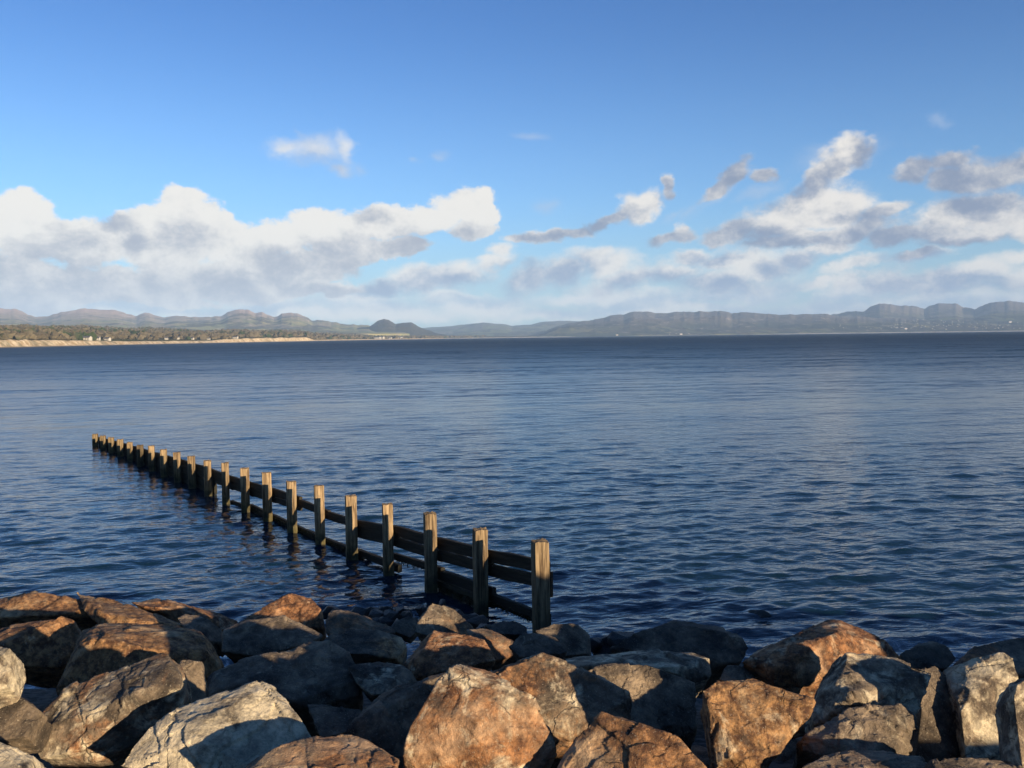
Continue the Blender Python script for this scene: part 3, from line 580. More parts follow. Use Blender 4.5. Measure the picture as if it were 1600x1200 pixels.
def build_cobbles():
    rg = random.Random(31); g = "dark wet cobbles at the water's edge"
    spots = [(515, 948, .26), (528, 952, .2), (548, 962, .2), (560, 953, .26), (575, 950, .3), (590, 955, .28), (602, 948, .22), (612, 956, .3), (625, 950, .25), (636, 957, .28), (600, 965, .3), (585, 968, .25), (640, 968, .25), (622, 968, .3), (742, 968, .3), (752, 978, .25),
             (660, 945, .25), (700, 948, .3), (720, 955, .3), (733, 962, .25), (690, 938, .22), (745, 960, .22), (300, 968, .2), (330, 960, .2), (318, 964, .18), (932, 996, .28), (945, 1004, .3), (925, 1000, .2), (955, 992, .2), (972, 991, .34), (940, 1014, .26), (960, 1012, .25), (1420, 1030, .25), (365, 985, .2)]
    for i, (x, y, sz) in enumerate(spots):
        D = 13.9 - (y - 950) * .045
        if 920 < x < 980: D = 11.7
        p = at(x, y, D)
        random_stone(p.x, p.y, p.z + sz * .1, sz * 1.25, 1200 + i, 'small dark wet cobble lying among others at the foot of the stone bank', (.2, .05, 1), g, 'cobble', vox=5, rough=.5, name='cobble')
    p = at(1187, 972, 15.6); random_stone(p.x, p.y, .07, .42, 1301, 'single dark stone breaking the water surface off the orange peaked boulder', (.2, .1, .9), None, 'stone', vox=5, flat=.6, rough=.6, name='stone')
build_cobbles()
def build_fill():
    rg = random.Random(58)
    for i in range(70):
        y = rg.uniform(4.6, 12.6); x = rg.uniform(-.60, .60) * y
        random_stone(x, y, ground_z(y) - rg.uniform(.02, .16), rg.uniform(.7, 1.05), 3000 + i, 'dark boulder wedged deep in a gap between the larger armour stones', (rg.uniform(0, .5), .1, .25), 'small boulders filling the gaps of the bank', vox=5)
build_fill()

# ---------------------------------------------------------------- the groyne
def post_base(k): return Vector((0.4245 - 1.03073 * k, 14.2928 + 1.41647 * k, 0))
GD = (post_base(20) - post_base(0)).normalized()          # along the groyne, seawards
GN = Vector((GD.y, -GD.x, 0))                              # right hand, sea side... boards are fixed here
PD = Vector((0.292, -0.956, 0)); PX = Vector((0.956, 0.292, 0))   # the posts stand a little twisted to the line
def timber(name, p0, p1, w, h, parent, colr, seed, jag=0.0, nseg=8, rough=0.006, vertical=False):
    """a worn beam from p0 to p1: cross-section w (across) x h"""
    ax = (p1 - p0); L = ax.length; ax.normalize()
    if vertical: e1, e2 = PX.copy(), PD.copy()
    else: e1 = GN.copy(); e2 = ax.cross(e1).normalized()
    e2 = e2 if vertical else (e2 if e2.z > 0 else -e2)
    rg = random.Random(seed); ring = []
    n = 6
    base = []
    for sx, sy, dx, dy in ((-1,-1,1,0),(1,-1,0,1),(1,1,-1,0),(-1,1,0,-1)):
        for i in range(n): base.append((sx + dx * 2 * i / n, sy + dy * 2 * i / n))
    vs = []
    N = len(base)
    for j in range(nseg + 1):
        t = j / nseg
        for (a, b_) in base:
            rr = 0.94 if abs(a) > .99 and abs(b_) > .99 else 1.0
            p = Vector((t * L, a * w / 2 * rr, b_ * h / 2 * rr))
            vs.append(p)
    co = np.array([list(v) for v in vs])
    o = np.array([seed * 1.7 % 30, seed * 2.9 % 30, seed % 13])
    nz = fbm(co * np.array([1.6, 9, 9]) + o, 3, 0.6)
    out = co.copy(); ln = np.sqrt((co[:, 1] / w) ** 2 + (co[:, 2] / h) ** 2) + 1e-6
    out[:, 1] += co[:, 1] / w / ln * nz * rough * 3; out[:, 2] += co[:, 2] / h / ln * nz * rough * 3
    # sagging / bowed a little
    bow = 0.010 * math.sin(seed * 3.3); out[:, 2] += bow * np.sin(np.pi * out[:, 0] / L)
    if jag:
        e = perlin(co * np.array([1, 16, 16]) + o); top = np.arange(len(co)) >= N * nseg
        out[top, 0] += e[top] * jag
    F = []
    for j in range(nseg):
        for i in range(N):
            a = j * N + i; b2 = j * N + (i + 1) % N; F.append((a, b2, b2 + N, a + N))
    mid0 = out[:N].mean(0); mid1 = out[-N:].mean(0)
    co2 = np.vstack([out, mid0, mid1 + np.array([jag * 0.2, 0, 0])]); c0, c1 = len(out), len(out) + 1
    if vertical: loc = np.stack([co2[:, 1], co2[:, 2], co2[:, 0]], 1); rm = Matrix((PX, -PD, Vector((0, 0, 1)))).transposed()
    else: loc = co2; rm = Matrix((ax, e1, e2)).transposed()
    bm = bmesh.new(); bv = [bm.verts.new(c) for c in loc]
    for f in F: bm.faces.new([bv[i] for i in f])
    top0 = nseg * N
    for i in range(N):
        bm.faces.new([bv[(i + 1) % N], bv[i], bv[c0]]); bm.faces.new([bv[top0 + i], bv[top0 + (i + 1) % N], bv[c1]])
    bmesh.ops.recalc_face_normals(bm, faces=bm.faces)
    me = bpy.data.meshes.new(name); bm.to_mesh(me); bm.free()
    ob = link(name, me, M_WOOD, parent); ob.matrix_local = Matrix.Translation(p0 - parent.location) @ rm.to_4x4()
    ob.color = (0 if vertical else 1, colr, 0, 1); return ob
def build_groyne():
    root = bpy.data.objects.new('groyne', None); col.objects.link(root); root.location = post_base(0)
    tag(root, 'weathered timber groyne of square posts and dark boards running out into the sea', 'groyne')
    tops = [1.67, 1.61, 1.56, 1.515, 1.47, 1.43, 1.375, 1.33, 1.29, 1.24, 1.15, 1.12, 1.07, 1.01, .94, .88, .83, .79, .72, .67, .61]
    S = 0.24; rg = random.Random(5)
    for k in range(21):
        b = post_base(k); lean = Vector((rg.uniform(-.045, .045), rg.uniform(-.045, .045), rg.uniform(-.04, .03))) * (0 if k == 0 else 1)
        s = S * rg.uniform(0.94, 1.05) * (0.88 if k in (3, 9) else 1)
        timber('post', b + Vector((0, 0, -0.9)), b + Vector((0, 0, tops[k])) + lean, s, s, root, {0: .30, 1: .25, 2: .35, 9: .2, 11: .2, 15: .6}.get(k, 0.05), 11 + k, jag=0.055, nseg=16, vertical=True)  # first three posts darkened all over, deepening their shade by colour
    def board(k0, k1, top0, top1, h, thick=0.085, c=0.75, ext=0.0, name='board', off=0.0):
        a = post_base(k0); b = post_base(k1)
        offv = GN * (0.158 + thick / 2 + off)
        e = GD * 0.12
        p0 = a + offv - e * (1 if k0 else -0.4) + Vector((0, 0, top0 - h / 2)); p1 = b + offv + e * 0.9 + Vector((0, 0, top1 - h / 2))
        timber(name, p0, p1, thick, h, root, c, 100 + k0 * 7 + int(top0 * 100), nseg=10)
    # heights of the board tops at each post, from the shore outwards
    bt = [1.30, 1.16, 1.08, 1.02, 0.86, 0.86, 0.92, 0.90, 0.85, 0.83, 0.83, 0.81, 0.78, 0.73, 0.69, 0.65, 0.62, 0.58, 0.52, 0.47, 0.41]
    rows = {0: [(0, .225), (.25, .225)], 1: [(0, .225), (.245, .20)], 2: [(0, .22), (.245, .21)], 3: [(0, .215), (.222, .19)], 4: [(0, .20)], 5: [(0, .19)], 6: [(0, .20), (.21, .15)], 7: [(0, .2), (.207, .19)], 8: [(0, .21), (.217, .19)], 9: [(0, .21), (.217, .22)]}
    for k in range(20):
        rw = rows.get(k, [(0, .20), (.207, .20), (.414, .19), (.611, .2), (.818, .2)])
        for dz, h in rw:
            z0 = bt[k] - dz + rg.uniform(-.008, .008); z1 = bt[k + 1] - dz + rg.uniform(-.008, .008)
            if k in (4, 5): z0, z1 = bt[k] - 0.02, bt[k + 1] - 0.06
            board(k, k + 1, z0, z1, h, off=rg.uniform(0, .006), c=0.95)
    # lower boards just over the water
    for k, z0, z1, h in ((0, .40, .38, .21), (1, .50, .44, .20), (2, .50, .42, .14), (3, .20, .18, .16), (4, .15, .12, .2), (5, .12, .13, .2), (6, .13, .16, .2), (7, .16, .20, .22), (8, .1, .06, .2)):
        board(k, k + 1, z0, z1, h, c=1.0, thick=0.10)
    board(1, 2, .28, .22, .16, c=0.8, thick=0.20, off=-0.0)
    # weed hanging from the lower boards
    def weed(k, z0, z1, n, ln, name='seaweed'):
        bm = bmesh.new(); a = post_base(k); b = post_base(k + 1); r = random.Random(k * 9 + 1)
        for i in range(n):
            t = r.uniform(0.03, .97); p = a.lerp(b, t) + GN * (0.150 + r.uniform(-.01, .0)) + Vector((0, 0, z0 + (z1 - z0) * t + r.uniform(-.03, .06)))
            L = ln * r.uniform(.4, 1.3); w = r.uniform(.008, .022); e = GD * w; q = GN * w * .5
            prev = None
            for s in range(4):
                c = p + Vector((0, 0, -L * s / 3)) + GN * r.uniform(-.02, .02) + GD * r.uniform(-.02, .02); sc_ = 1 - s / 3.4
                cur = [bm.verts.new(c + e * sc_), bm.verts.new(c - q * sc_), bm.verts.new(c - e * sc_)]
                if prev:
                    for i2 in range(3): bm.faces.new([prev[i2], prev[(i2 + 1) % 3], cur[(i2 + 1) % 3], cur[i2]])
                prev = cur
        bmesh.ops.translate(bm, verts=bm.verts, vec=-root.location)
        me = bpy.data.meshes.new(name); bm.to_mesh(me); bm.free()
        tag(link(name, me, M_WEED, root), kind='stuff')
    weed(1, .14, .08, 420, .16); weed(0, .22, .20, 120, .07); weed(4, .05, .05, 260, .10); weed(6, .08, .08, 260, .1); weed(7, .06, .08, 260, .1); weed(5, .06, .06, 260, .1); weed(2, .36, .28, 100, .06)
    # iron strap behind the first post
    b = post_base(0); p = b + GN * 0.215 - GD * 0.02
    bm = bmesh.new(); bmesh.ops.create_cube(bm, size=1)
    bmesh.ops.scale(bm, vec=(0.02, 0.05, 0.42), verts=bm.verts); bmesh.ops.bevel(bm, geom=bm.edges[:], offset=0.004, segments=1)
    me = bpy.data.meshes.new('iron_strap'); bm.to_mesh(me); bm.free()
    o = link('iron_strap', me, plain_mat('rusty_iron', (0.03, 0.02, 0.015), (0.09, 0.045, 0.02), 20, 0.7, 0.4), root)
    o.location = p + Vector((0, 0, 0.92)) - root.location; o.rotation_euler = (0, 0, math.atan2(GD.y, GD.x))
M_WEED = plain_mat('seaweed', (0.006, 0.007, 0.003), (0.03, 0.025, 0.008), 30, 0.35, 0.0)
build_groyne()

# ---------------------------------------------------------------- far land
def hill_material(name, c_low, c_high, c_field, c_wood, rock=(0.20, 0.17, 0.15), wood_amt=0.5, field_amt=0.55, zmax=300.0, pscale=1.0):
    mt, T, b = new_mat(name); g = T.new('ShaderNodeNewGeometry'); P = g.outputs['Position']
    sp = T.new('ShaderNodeSeparateXYZ', {0: P})
    q = T.vmath('MULTIPLY', P, (1, 0.5, 2.0))
    n1 = T.noise(q, 0.0022 * pscale, 7, 0.65, 0.4); n2 = T.noise(q, 0.011 * pscale, 5, 0.65); n3 = T.noise(T.vmath('ADD', q, (900, 40, 0)), 0.0035 * pscale, 6, 0.6, 0.6)
    zz = T.math('ADD', T.math('DIVIDE', sp.outputs[2], zmax), T.math('MULTIPLY', T.math('SUBTRACT', n2, 0.5), 0.35))
    c = T.mix(T.step(zz, 0.25, 0.75), rgb(*c_low), rgb(*c_high))
    c = T.mix(T.math('MULTIPLY', T.step(n2, 0.55, 0.68), 0.7), c, rgb(*rock))
    vo = T.new('ShaderNodeTexVoronoi', {'Vector': T.vmath('MULTIPLY', P, (1, .5, .0)), 'Scale': 0.008 * pscale})
    fcol = T.mix(T.step(vo.outputs['Color'], 0.3, 0.7), rgb(*c_field), rgb(c_field[0] * 1.5, c_field[1] * 1.25, c_field[2] * 1.1))
    lowm = T.step(zz, 0.45, 0.22)
    c = T.mix(T.math('MULTIPLY', lowm, T.math('MULTIPLY', T.step(n3, 1.0 - field_amt, 1.06 - field_amt), 0.8)), c, fcol)
    c = T.mix(T.math('MULTIPLY', T.step(zz, 0.60, 0.30), T.math('MULTIPLY', T.step(n1, 1.0 - wood_amt, 1.05 - wood_amt), 0.85)), c, rgb(*c_wood))
    T.put(b.inputs['Base Color'], c); b.inputs['Roughness'].default_value = 1.0; b.inputs['Specular IOR Level'].default_value = 0.0
    bp = T.new('ShaderNodeBump', {'Strength': 0.9, 'Distance': 40.0, 'Height': T.math('ADD', n1, T.math('MULTIPLY', n2, 0.3))}); T.put(b.inputs['Normal'], bp.outputs[0])
    return mt
def ridge(name, prof, D0, D1, depth, mat, base_front=0.0, seed=1, carve=0.22, p_exp=0.8, back=0.5, wob=0.6, xr=None):
    """terrain whose skyline follows prof [(x, y)...]; its crest lies D0 (left) .. D1 (right) metres away"""
    xs = np.array([p[0] for p in prof], float); ys = np.array([p[1] for p in prof], float)
    X = np.arange(xs[0], xs[-1] + 1, 2.0); Yp = np.interp(X, xs, ys)
    Yp = Yp - wob * 3.8 * fbm(np.stack([X * .06, X * 0 + seed, X * 0], 1), 6, .62)
    D = D0 + (D1 - D0) * (X - X[0]) / (X[-1] - X[0])
    pts = []; crest = []
    for x, y, d in zip(X, Yp, D):
        dr = ray(x, y); dh = math.hypot(dr.x, dr.y); crest.append((dr.x / dh, dr.y / dh, max(EYE + dr.z / dh * d, 3.0)))
    crest = np.array(crest); nr = 34; ts = np.linspace(0, 1, nr); V = []
    zb = base_front
    for t in ts:
        r = D - depth * (1 - t)
        px, py = crest[:, 0] * r, crest[:, 1] * r
        s = 1000.0 * depth / 3000.0
        n = fbm(np.stack([px / s, py / s, px * 0 + seed], 1), 5, .55)
        sh = t ** p_exp if p_exp > 0 else t
        sh = sh * sh * (3 - 2 * sh) * 0.5 + sh * 0.5
        z = zb + (crest[:, 2] - zb) * np.clip(sh + n * carve * math.sin(math.pi * t) * 2.0, 0.0, 0.985 if t < 1 else 1)
        V.append(np.stack([px, py, z], 1))
    for j in range(1, 8):
        t = j / 7; r = D + depth * back * t; px, py = crest[:, 0] * r, crest[:, 1] * r
        V.append(np.stack([px, py, crest[:, 2] * (1 - t) ** 1.3 - 2.0 * t], 1))
    first = V[0].copy(); first[:, 2] = -3.0; V.insert(0, first)
    V = np.concatenate(V); me = mesh_np(name, V, grid_faces(nr + 8, len(X)))
    return tag(link(name, me, mat), kind='structure')

brown = hill_material('heather_hills', (0.10, 0.085, 0.05), (0.17, 0.12, 0.095), (0.10, 0.13, 0.045), (0.045, 0.05, 0.03))
far_m = hill_material('far_mountains_sunlit', (0.26, 0.22, 0.14), (0.48, 0.33, 0.26), (0.22, 0.24, 0.10), (0.08, 0.075, 0.055), rock=(0.50, 0.40, 0.34), zmax=600)  # sunlight put into the colour: lighter and warmer than the eastern range
far_r = hill_material('far_mountains_east', (0.11, 0.10, 0.075), (0.15, 0.13, 0.12), (0.09, 0.12, 0.05), (0.04, 0.045, 0.03), zmax=600)
dark_m = hill_material('wooded_hill', (0.055, 0.05, 0.03), (0.075, 0.06, 0.05), (0.065, 0.06, 0.035), (0.035, 0.035, 0.022), rock=(0.09, 0.075, 0.06), field_amt=0.1)
right_m = hill_material('bay_hills', (0.085, 0.08, 0.06), (0.13, 0.11, 0.095), (0.12, 0.13, 0.065), (0.035, 0.045, 0.035), rock=(0.30, 0.25, 0.20), zmax=280, field_amt=0.5)
ridge('mountains', [(-300,500),(-200,490),(-80,495),(0,487),(20,487.5),(35,491),(50,497),(57,499),(75,496),(95,491),(115,487),(135,484),(160,484.5),(180,485),(195,490),(213,495),(222,491.5),(233,490.5),(243,495),(255,497),(285,496),(310,498.5),(345,498),(355,492),(368,488),(380,486.5),(390,488),(400,491.5),(412,491),(425,496),(433,497),(440,491),(447,490),(465,490.5),(475,496),(487,502),(500,501.5),(515,504),(525,506.5),(560,509),(600,514),(640,520)], 12500, 13500, 7000, far_m, 40, 3, carve=.26)
ridge('mountains', [(560,524),(600,518),(650,513),(680,511),(700,510),(720,507.5),(755,504.5),(780,506),(800,509),(830,507),(845,503),(880,501),(905,502),(960,510),(1000,518)], 15000, 16000, 5000, far_r, 5, 8, wob=.3)
ridge('hills', [(500,530),(530,522),(545,517),(560,512.5),(578,510),(590,501.5),(600,498.5),(607,499),(618,506),(630,504),(643,504.5),(655,510),(668,516),(680,520),(700,524),(740,527)], 9000, 9500, 1800, dark_m, 4, 12, carve=.12, wob=.35)
ridge('mountains', [(1240,510),(1290,494),(1305,491),(1325,487.5),(1350,486.5),(1360,481),(1375,474),(1385,475),(1400,477),(1425,479),(1445,484),(1457,478),(1470,475.5),(1495,475.5),(1505,481),(1525,483),(1540,475),(1560,471.5),(1580,470),(1600,473),(1660,480),(1720,470),(1800,485),(1900,475)], 15500, 15500, 5000, far_r, 60, 21, carve=.18)
ridge('hills', [(820,528),(850,520),(870,510),(890,505),(910,502),(925,500),(950,494.5),(975,490),(990,487.5),(1010,487),(1025,489),(1055,487.5),(1085,487),(1135,486.5),(1147,489.5),(1170,488),(1190,490.5),(1225,492),(1260,490.5),(1290,491),(1305,493),(1360,496),(1450,499),(1500,500),(1600,502),(1700,498),(1900,500)], 11500, 12500, 3600, right_m, 3, 30, carve=.20)

# left coast: beach, sandy bluff, fields rising inland
COAST = [(-420, 555, 900), (-150, 546.0, 1000), (0, 0, 1180), (120, 0, 1420), (240, 0, 1750), (350, 0, 2150), (430, 0, 2600), (480, 0, 3000), (560, 0, 3900), (640, 0, 5000), (720, 0, 6200), (780, 0, 7000), (870, 0, 7800)]
def coast_xy(x, d):
    dr = ray(x, 530); h = math.hypot(dr.x, dr.y); return dr.x / h * d, dr.y / h * d
def build_coast():
    cx = np.array([c[0] for c in COAST], float); cd = np.array([c[2] for c in COAST], float)
    X = np.arange(-420, 871, 2.0); D = np.interp(X, cx, cd)
    D = D * (1 + 0.008 * perlin(np.stack([X * .05, X * 0, X * 0], 1)))
    ofs = [0, 12, 30, 45, 52, 60, 75, 110, 160, 230, 320, 440, 600, 800, 1050, 1400, 1800, 2300, 3000, 4000, 5200]
    sand = []; V = []
    for o in ofs:
        r = D + o * np.interp(X, [-420, 0, 480, 870], [1, 1, 1.3, 1.6])
        pts = np.array([coast_xy(x, d) for x, d in zip(X, r)])
        bl = np.interp(X, [-420, 0, 100, 200, 330, 340, 400, 480, 490, 560, 640, 870], [9, 8, 7, 4.5, 4, 6, 9.5, 11, 3, 3, 3, 2])
        bl = bl * (1 + .25 * perlin(np.stack([X * .09, X * 0 + 3, X * 0], 1)))
        rise = np.interp(X, [-420, 0, 250, 500, 600, 700, 870], [55, 50, 48, 38, 12, 6, 2])
        n = fbm(np.stack([pts[:, 0] / 420, pts[:, 1] / 420, X * 0], 1), 4)
        z = np.where(o <= 0, -0.5, 0) + np.interp(o, [0, 12, 30, 60, 5200], [0, .8, 1.6, 1.8, 2]) + bl * np.interp(o, [30, 45, 60], [0, .75, 1]) 
        z = z + rise * np.interp(o, [60, 600, 2300, 5200], [0, .28, 1, 1.1]) * (1 + n * .5)
        if o == 5200: z = z * 0 - 5
        V.append(np.stack([pts[:, 0], pts[:, 1], z], 1))
    V = np.array(V); nc = len(X)
    k = 5
    me = mesh_np('sandy_beach', V[:k + 1].reshape(-1, 3), grid_faces(k + 1, nc))
    mt, T, b = new_mat('sand'); g = T.new('ShaderNodeNewGeometry'); P = g.outputs['Position']
    n = T.noise(P, 0.12, 6, 0.65); n2 = T.noise(P, 0.02, 4, .6); sp = T.new('ShaderNodeSeparateXYZ', {0: P})
    c = T.mix(T.step(n, .38, .62), rgb(0.44, 0.31, 0.16), rgb(0.76, 0.62, 0.40))
    c = T.mix(T.math('MULTIPLY', T.step(n2, .52, .64), .6), c, rgb(0.13, 0.12, 0.06))
    c = T.mix(T.step(T.math('ADD', sp.outputs[2], T.math('MULTIPLY', n, 1.5)), 1.2, 2.2, 1, 0), c, rgb(0.20, 0.16, 0.12))
    T.put(b.inputs['Base Color'], c); b.inputs['Roughness'].default_value = 1.0; b.inputs['Specular IOR Level'].default_value = 0.1
    tag(link('sandy_beach', me, mt), kind='structure')
    me = mesh_np('coastal_fields', V[k:].reshape(-1, 3), grid_faces(len(ofs) - k, nc))
    fm = hill_material('coast_fields', (0.10, 0.09, 0.05), (0.11, 0.10, 0.055), (0.09, 0.105, 0.045), (0.075, 0.06, 0.035), rock=(0.12, 0.10, 0.05), zmax=120, pscale=3.0, wood_amt=.45)
    tag(link('coastal_fields', me, fm), kind='structure')
    return X, ofs, V
CX, COFS, CV = build_coast()
def land_point(px, inland):
    j = int(np.clip((px + 420) / 2.0, 0, len(CX) - 1)); o = np.array(COFS, float)
    return Vector((np.interp(inland, o, CV[:, j, 0]), np.interp(inland, o, CV[:, j, 1]), np.interp(inland, o, CV[:, j, 2])))

# woodland: crowns too many and too far to count
def build_woods():
    rg = np.random.RandomState(11)
    bm = bmesh.new(); bmesh.ops.create_icosphere(bm, subdivisions=1, radius=1); bm.verts.ensure_lookup_table()
    iv = np.array([v.co[:] for v in bm.verts]); jf = np.array([[v.index for v in f.verts] for f in bm.faces]); bm.free()
    P = []
    while len(P) < 15000:
        px = rg.uniform(-300, 760); inl = 75 + rg.rand() ** 1.1 * 2600
        j = int((px + 420) / 2); o = np.array(COFS, float)
        x = np.interp(inl, o, CV[:, j, 0]); y = np.interp(inl, o, CV[:, j, 1]); z = np.interp(inl, o, CV[:, j, 2])
        dens = perlin(np.array([[x / 260., y / 420., 0.]]))[0] + 0.30 + (0.15 if inl > 500 else 0.0) - (0.35 if inl < 170 and px < 480 else 0)
        if rg.rand() < dens * 1.6: P.append((x, y, z, rg.uniform(3.5, 7.5) * (1 + max(0, px) / 1100)))
    P = np.array(P)
    nv = len(iv); V = np.zeros((len(P), nv, 3)); jit = 1 + 0.45 * rg.normal(size=(len(P), nv, 1)).clip(-1, 1)
    V = iv[None] * jit * P[:, None, 3:4] * np.array([1.0, 1.0, 0.85]) ; V += P[:, None, :3]; V[:, :, 2] += P[:, None, 3] * 0.55
    F = (jf[None] + (np.arange(len(P)) * nv)[:, None, None]).reshape(-1, 3)
    me = mesh_np('winter_woodland', V.reshape(-1, 3), F, smooth=False)
    mt, T, b = new_mat('bare_woodland'); g = T.new('ShaderNodeNewGeometry'); Pn = g.outputs['Position']
    n = T.noise(Pn, 0.006, 5, .6); n2 = T.noise(Pn, 0.08, 3, .6)
    c = T.mix(T.step(n2, .35, .65), rgb(0.070, 0.058, 0.038), rgb(0.13, 0.110, 0.072))
    c = T.mix(T.step(n, .54, .60), c, rgb(0.035, 0.050, 0.022))
    T.put(b.inputs['Base Color'], c); b.inputs['Roughness'].default_value = 1.0; b.inputs['Specular IOR Level'].default_value = 0.0
    tag(link('winter_woodland', me, mt), 'brown winter woodland covering the low land behind the beach', 'woodland', kind='stuff')
build_woods()

# far low sand spit and shore line under the bay hills
def spit(name, x0, x1, d0, d1, width, h, mat, seed):
    X = np.linspace(x0, x1, 120); V = []
    for t, hh in ((0, -1), (.25, .5), (.6, 1.0), (1, -1)):
        row = []
        for i, x in enumerate(X):
            u = i / 119; d = d0 + (d1 - d0) * u + width * t; p = coast_xy(x, d)
            row.append((p[0], p[1], hh * h * min(1, 12 * u, 12 * (1 - u)) if hh > 0 else -1.0))
        V.append(row)
    V = np.array(V); V[1:3, :, 2] *= 1 + .3 * fbm(np.stack([np.tile(X * .08, 2), np.repeat([0., 1.], 120) + seed, np.zeros(240)], 1), 3).reshape(2, 120)
    tag(link(name, mesh_np(name, V.reshape(-1, 3), grid_faces(4, 120)), mat), kind='structure')
M_PALE = plain_mat('pale_sand', (0.40, 0.34, 0.24), (0.62, 0.54, 0.40), 0.01, 1.0, 0)
spit('far_beach', 640, 905, 5400, 7300, 260, 5, M_PALE, 1)
spit('far_beach', 1170, 1900, 7600, 7600, 260, 6, M_PALE, 2)
scrub = plain_mat('dune_scrub', (0.06, 0.06, 0.03), (0.14, 0.11, 0.06), 0.03, 1.0, 0)
spit('dune_scrub_land', 640, 850, 5900, 7600, 500, 16, scrub, 4)
spit('wooded_point', 860, 985, 7900, 7900, 500, 30, plain_mat('dark_firs', (0.025, 0.035, 0.02), (0.05, 0.06, 0.03), 0.02, 1, 0), 6)

# houses along the coast
M_HW = plain_mat('white_render', (0.36, 0.34, 0.29), (0.46, 0.43, 0.38), 0.5, 0.9, 0)
M_HR = plain_mat('slate', (0.06, 0.06, 0.07), (0.10, 0.10, 0.11), 0.5, 0.8, 0)
M_HG = plain_mat('dark_glass', (0.02, 0.025, 0.03), (0.03, 0.035, 0.04), 1, 0.2, 0)
def house(loc, w, d, h, label, group, yaw=0.0, windows=0, simple=False):
    root = bpy.data.objects.new('house', None)
    def prism(name, vs, fs, mat, par):
        me = bpy.data.meshes.new(name); me.from_pydata(vs, [], fs); me.update(); return link(name, me, mat, par)
    a, b = w / 2, d / 2; rh = h * 0.5
    wallv = [(-a,-b,-3),(a,-b,-3),(a,b,-3),(-a,b,-3),(-a,-b,h),(a,-b,h),(a,b,h),(-a,b,h),(-a,0,h+rh),(a,0,h+rh)]
    wallf = [(0,1,5,4),(1,2,6,9,5),(2,3,7,6),(3,0,4,8,7)]
    e = 0.5; t = .35
    rv = [(-a-e,-b-e,h-.35),(a+e,-b-e,h-.35),(a+e,0,h+rh+.05),(-a-e,0,h+rh+.05),(-a-e,b+e,h-.35),(a+e,b+e,h-.35)]
    rv += [(x, y, z + t) for x, y, z in rv]
    rf = [(6,7,8,9),(9,8,11,10),(1,0,3,2),(2,3,4,5),(0,1,7,6),(5,4,10,11),(1,2,8,7),(2,5,11,8),(3,0,6,9),(4,3,9,10)]
    if simple:
        me = bpy.data.meshes.new('house'); me.from_pydata(wallv + rv, [], wallf + [tuple(i + 10 for i in f) for f in rf]); me.update()
        me.materials.append(M_HW); me.materials.append(M_HR)
        for i, p in enumerate(me.polygons): p.material_index = 0 if i < 4 else 1
        bpy.data.objects.remove(root); root = link('house', me)
    else:
        col.objects.link(root)
        prism('wall', wallv, wallf, M_HW, root); prism('roof', rv, rf, M_HR, root)
        for i in range(windows):
            x = -a + w * (i + .5) / windows
            for zz in ((h * .2, h * .42), (h * .6, h * .85)):
                prism('window', [(x-.6,-b-.06,zz[0]),(x+.6,-b-.06,zz[0]),(x+.6,-b-.06,zz[1]),(x-.6,-b-.06,zz[1]),(x-.6,-b+.02,zz[0]),(x+.6,-b+.02,zz[0]),(x+.6,-b+.02,zz[1]),(x-.6,-b+.02,zz[1])],
                      [(0,1,2,3),(1,0,4,5),(2,1,5,6),(3,2,6,7),(0,3,7,4)], M_HG, root)
    root.location = loc; root.rotation_euler = (0, 0, yaw); tag(root, label, 'house', group); return root
def build_houses():
    g = 'white houses along the left coast'
    spec = [(137, 90, 22, 7, 'white house just behind the left beach, lower of the pair among the trees'),
            (136, 420, 20, 7, 'white house in the woods above the left beach, upper of the pair'),
            (152, 95, 14, 6, 'pale low house right of the white house behind the left beach'),
            (168, 100, 16, 6, 'pale low house, rightmost of the short row behind the left beach'),
            (110, 120, 12, 6, 'small pale house at the left end of the row behind the beach'),
            (53, 2000, 24, 10, 'lone pale house high on the fields under the left mountains'),
            (276, 230, 18, 7, 'white house left of a close pair at the wood edge'),
            (283, 230, 18, 7, 'white house right of a close pair at the wood edge'),
            (260, 200, 12, 6, 'small white house left of the close pair at the wood edge'),
            (300, 180, 14, 6, 'small white house just right of the close pair at the wood edge'),
            (327, 150, 12, 6, 'small pale house midway between the close pair and the sand bluff'),
            (369, 105, 20, 7, 'white house standing at the start of the sand bluff'),
            (590, 120, 46, 12, 'long white house at the foot of the dark peak, left one'),
            (597, 130, 46, 13, 'white house at the foot of the dark peak, second from left'),
            (611, 150, 26, 10, 'small white house between the two groups under the dark peak'),
            (621, 130, 34, 12, 'white house at the foot of the dark peak, left of the right-hand pair'),
            (627, 130, 40, 14, 'tall white house at the foot of the dark peak, rightmost')]
    rg = random.Random(4)
    for px, inl, w, h, lab in spec:
        p = land_point(px, inl); p.z += 1.5 if inl > 300 else 0
        house(p, w * .62, w * .34, h * .62, lab, g, rg.uniform(-.5, .6), windows=3)
build_houses()
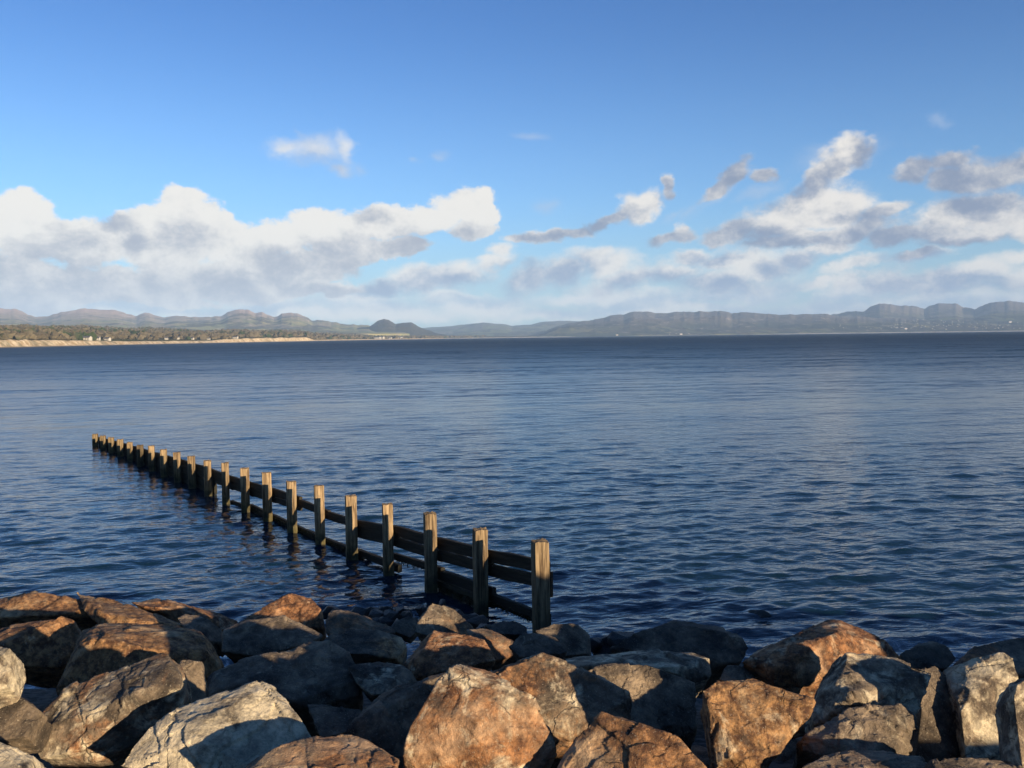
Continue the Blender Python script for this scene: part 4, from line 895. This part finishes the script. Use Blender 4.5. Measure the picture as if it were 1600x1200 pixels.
def build_village():
    rg = random.Random(21); dg = bpy.context.evaluated_depsgraph_get(); dg.update()
    clusters = [((1395,1600),(499,515),100), ((1300,1400),(508,516),14), ((1600,1680),(500,514),12), ((1040,1090),(519,523),5)]
    lab = 'tiny pale house in the village scattered over the far right hillside'
    for xr, yr, n in clusters:
        for i in range(n):
            x = rg.uniform(*xr); y = rg.uniform(*yr); d = ray(x, y).normalized()
            hit, loc, nrm, idx, ob, mtx = sc.ray_cast(dg, cam_ob.location + d * 500, d)
            if not hit or not (ob.name.startswith('hills')): continue
            w = rg.uniform(6, 10)
            house(Vector(loc) + Vector((0, 0, .5)), w, w * .6, w * .42, lab, 'houses of the far village', rg.uniform(-.7, .7), simple=True)
    for x, y, w, lb in ((1415, 514.5, 26, 'broad pale house, largest by the shore below the far village'), (1064, 523, 24, 'lone white house low on the far shore, right of centre'), (964, 524, 20, 'lone white house on the far shore beside the dark point'), (1578, 504, 30, 'long white building high in the far village at the right edge')):
        d = ray(x, y).normalized(); hit, loc, nrm, idx, ob, mtx = sc.ray_cast(dg, cam_ob.location + d * 500, d)
        if hit: house(Vector(loc) + Vector((0, 0, 0)), w, w * .45, w * .42, lb, 'houses of the far village', 0.2, windows=4)
build_village()

# ---------------------------------------------------------------- air
def build_haze():
    me = bpy.data.meshes.new('haze')
    x0, x1, y0, y1, z0, z1 = -14000, 18000, -300, 19500, -9, 800
    me.from_pydata([(x0,y0,z0),(x1,y0,z0),(x1,y1,z0),(x0,y1,z0),(x0,y0,z1),(x1,y0,z1),(x1,y1,z1),(x0,y1,z1)], [], [(3,2,1,0),(4,5,6,7),(0,1,5,4),(1,2,6,5),(2,3,7,6),(3,0,4,7)])
    mt = bpy.data.materials.new('air'); mt.use_nodes = True; T = NT(mt.node_tree); T.n.clear()
    v = T.new('ShaderNodeVolumePrincipled'); v.inputs['Color'].default_value = (0.46, 0.68, 1.0, 1); v.inputs['Density'].default_value = HAZE
    v.inputs['Anisotropy'].default_value = -0.15
    o = T.new('ShaderNodeOutputMaterial'); T.l.new(v.outputs[0], o.inputs['Volume'])
    tag(link('haze', me, mt), 'thin blue haze filling the air over the bay', 'haze', kind='stuff')
HAZE = 5.2e-5
build_haze()
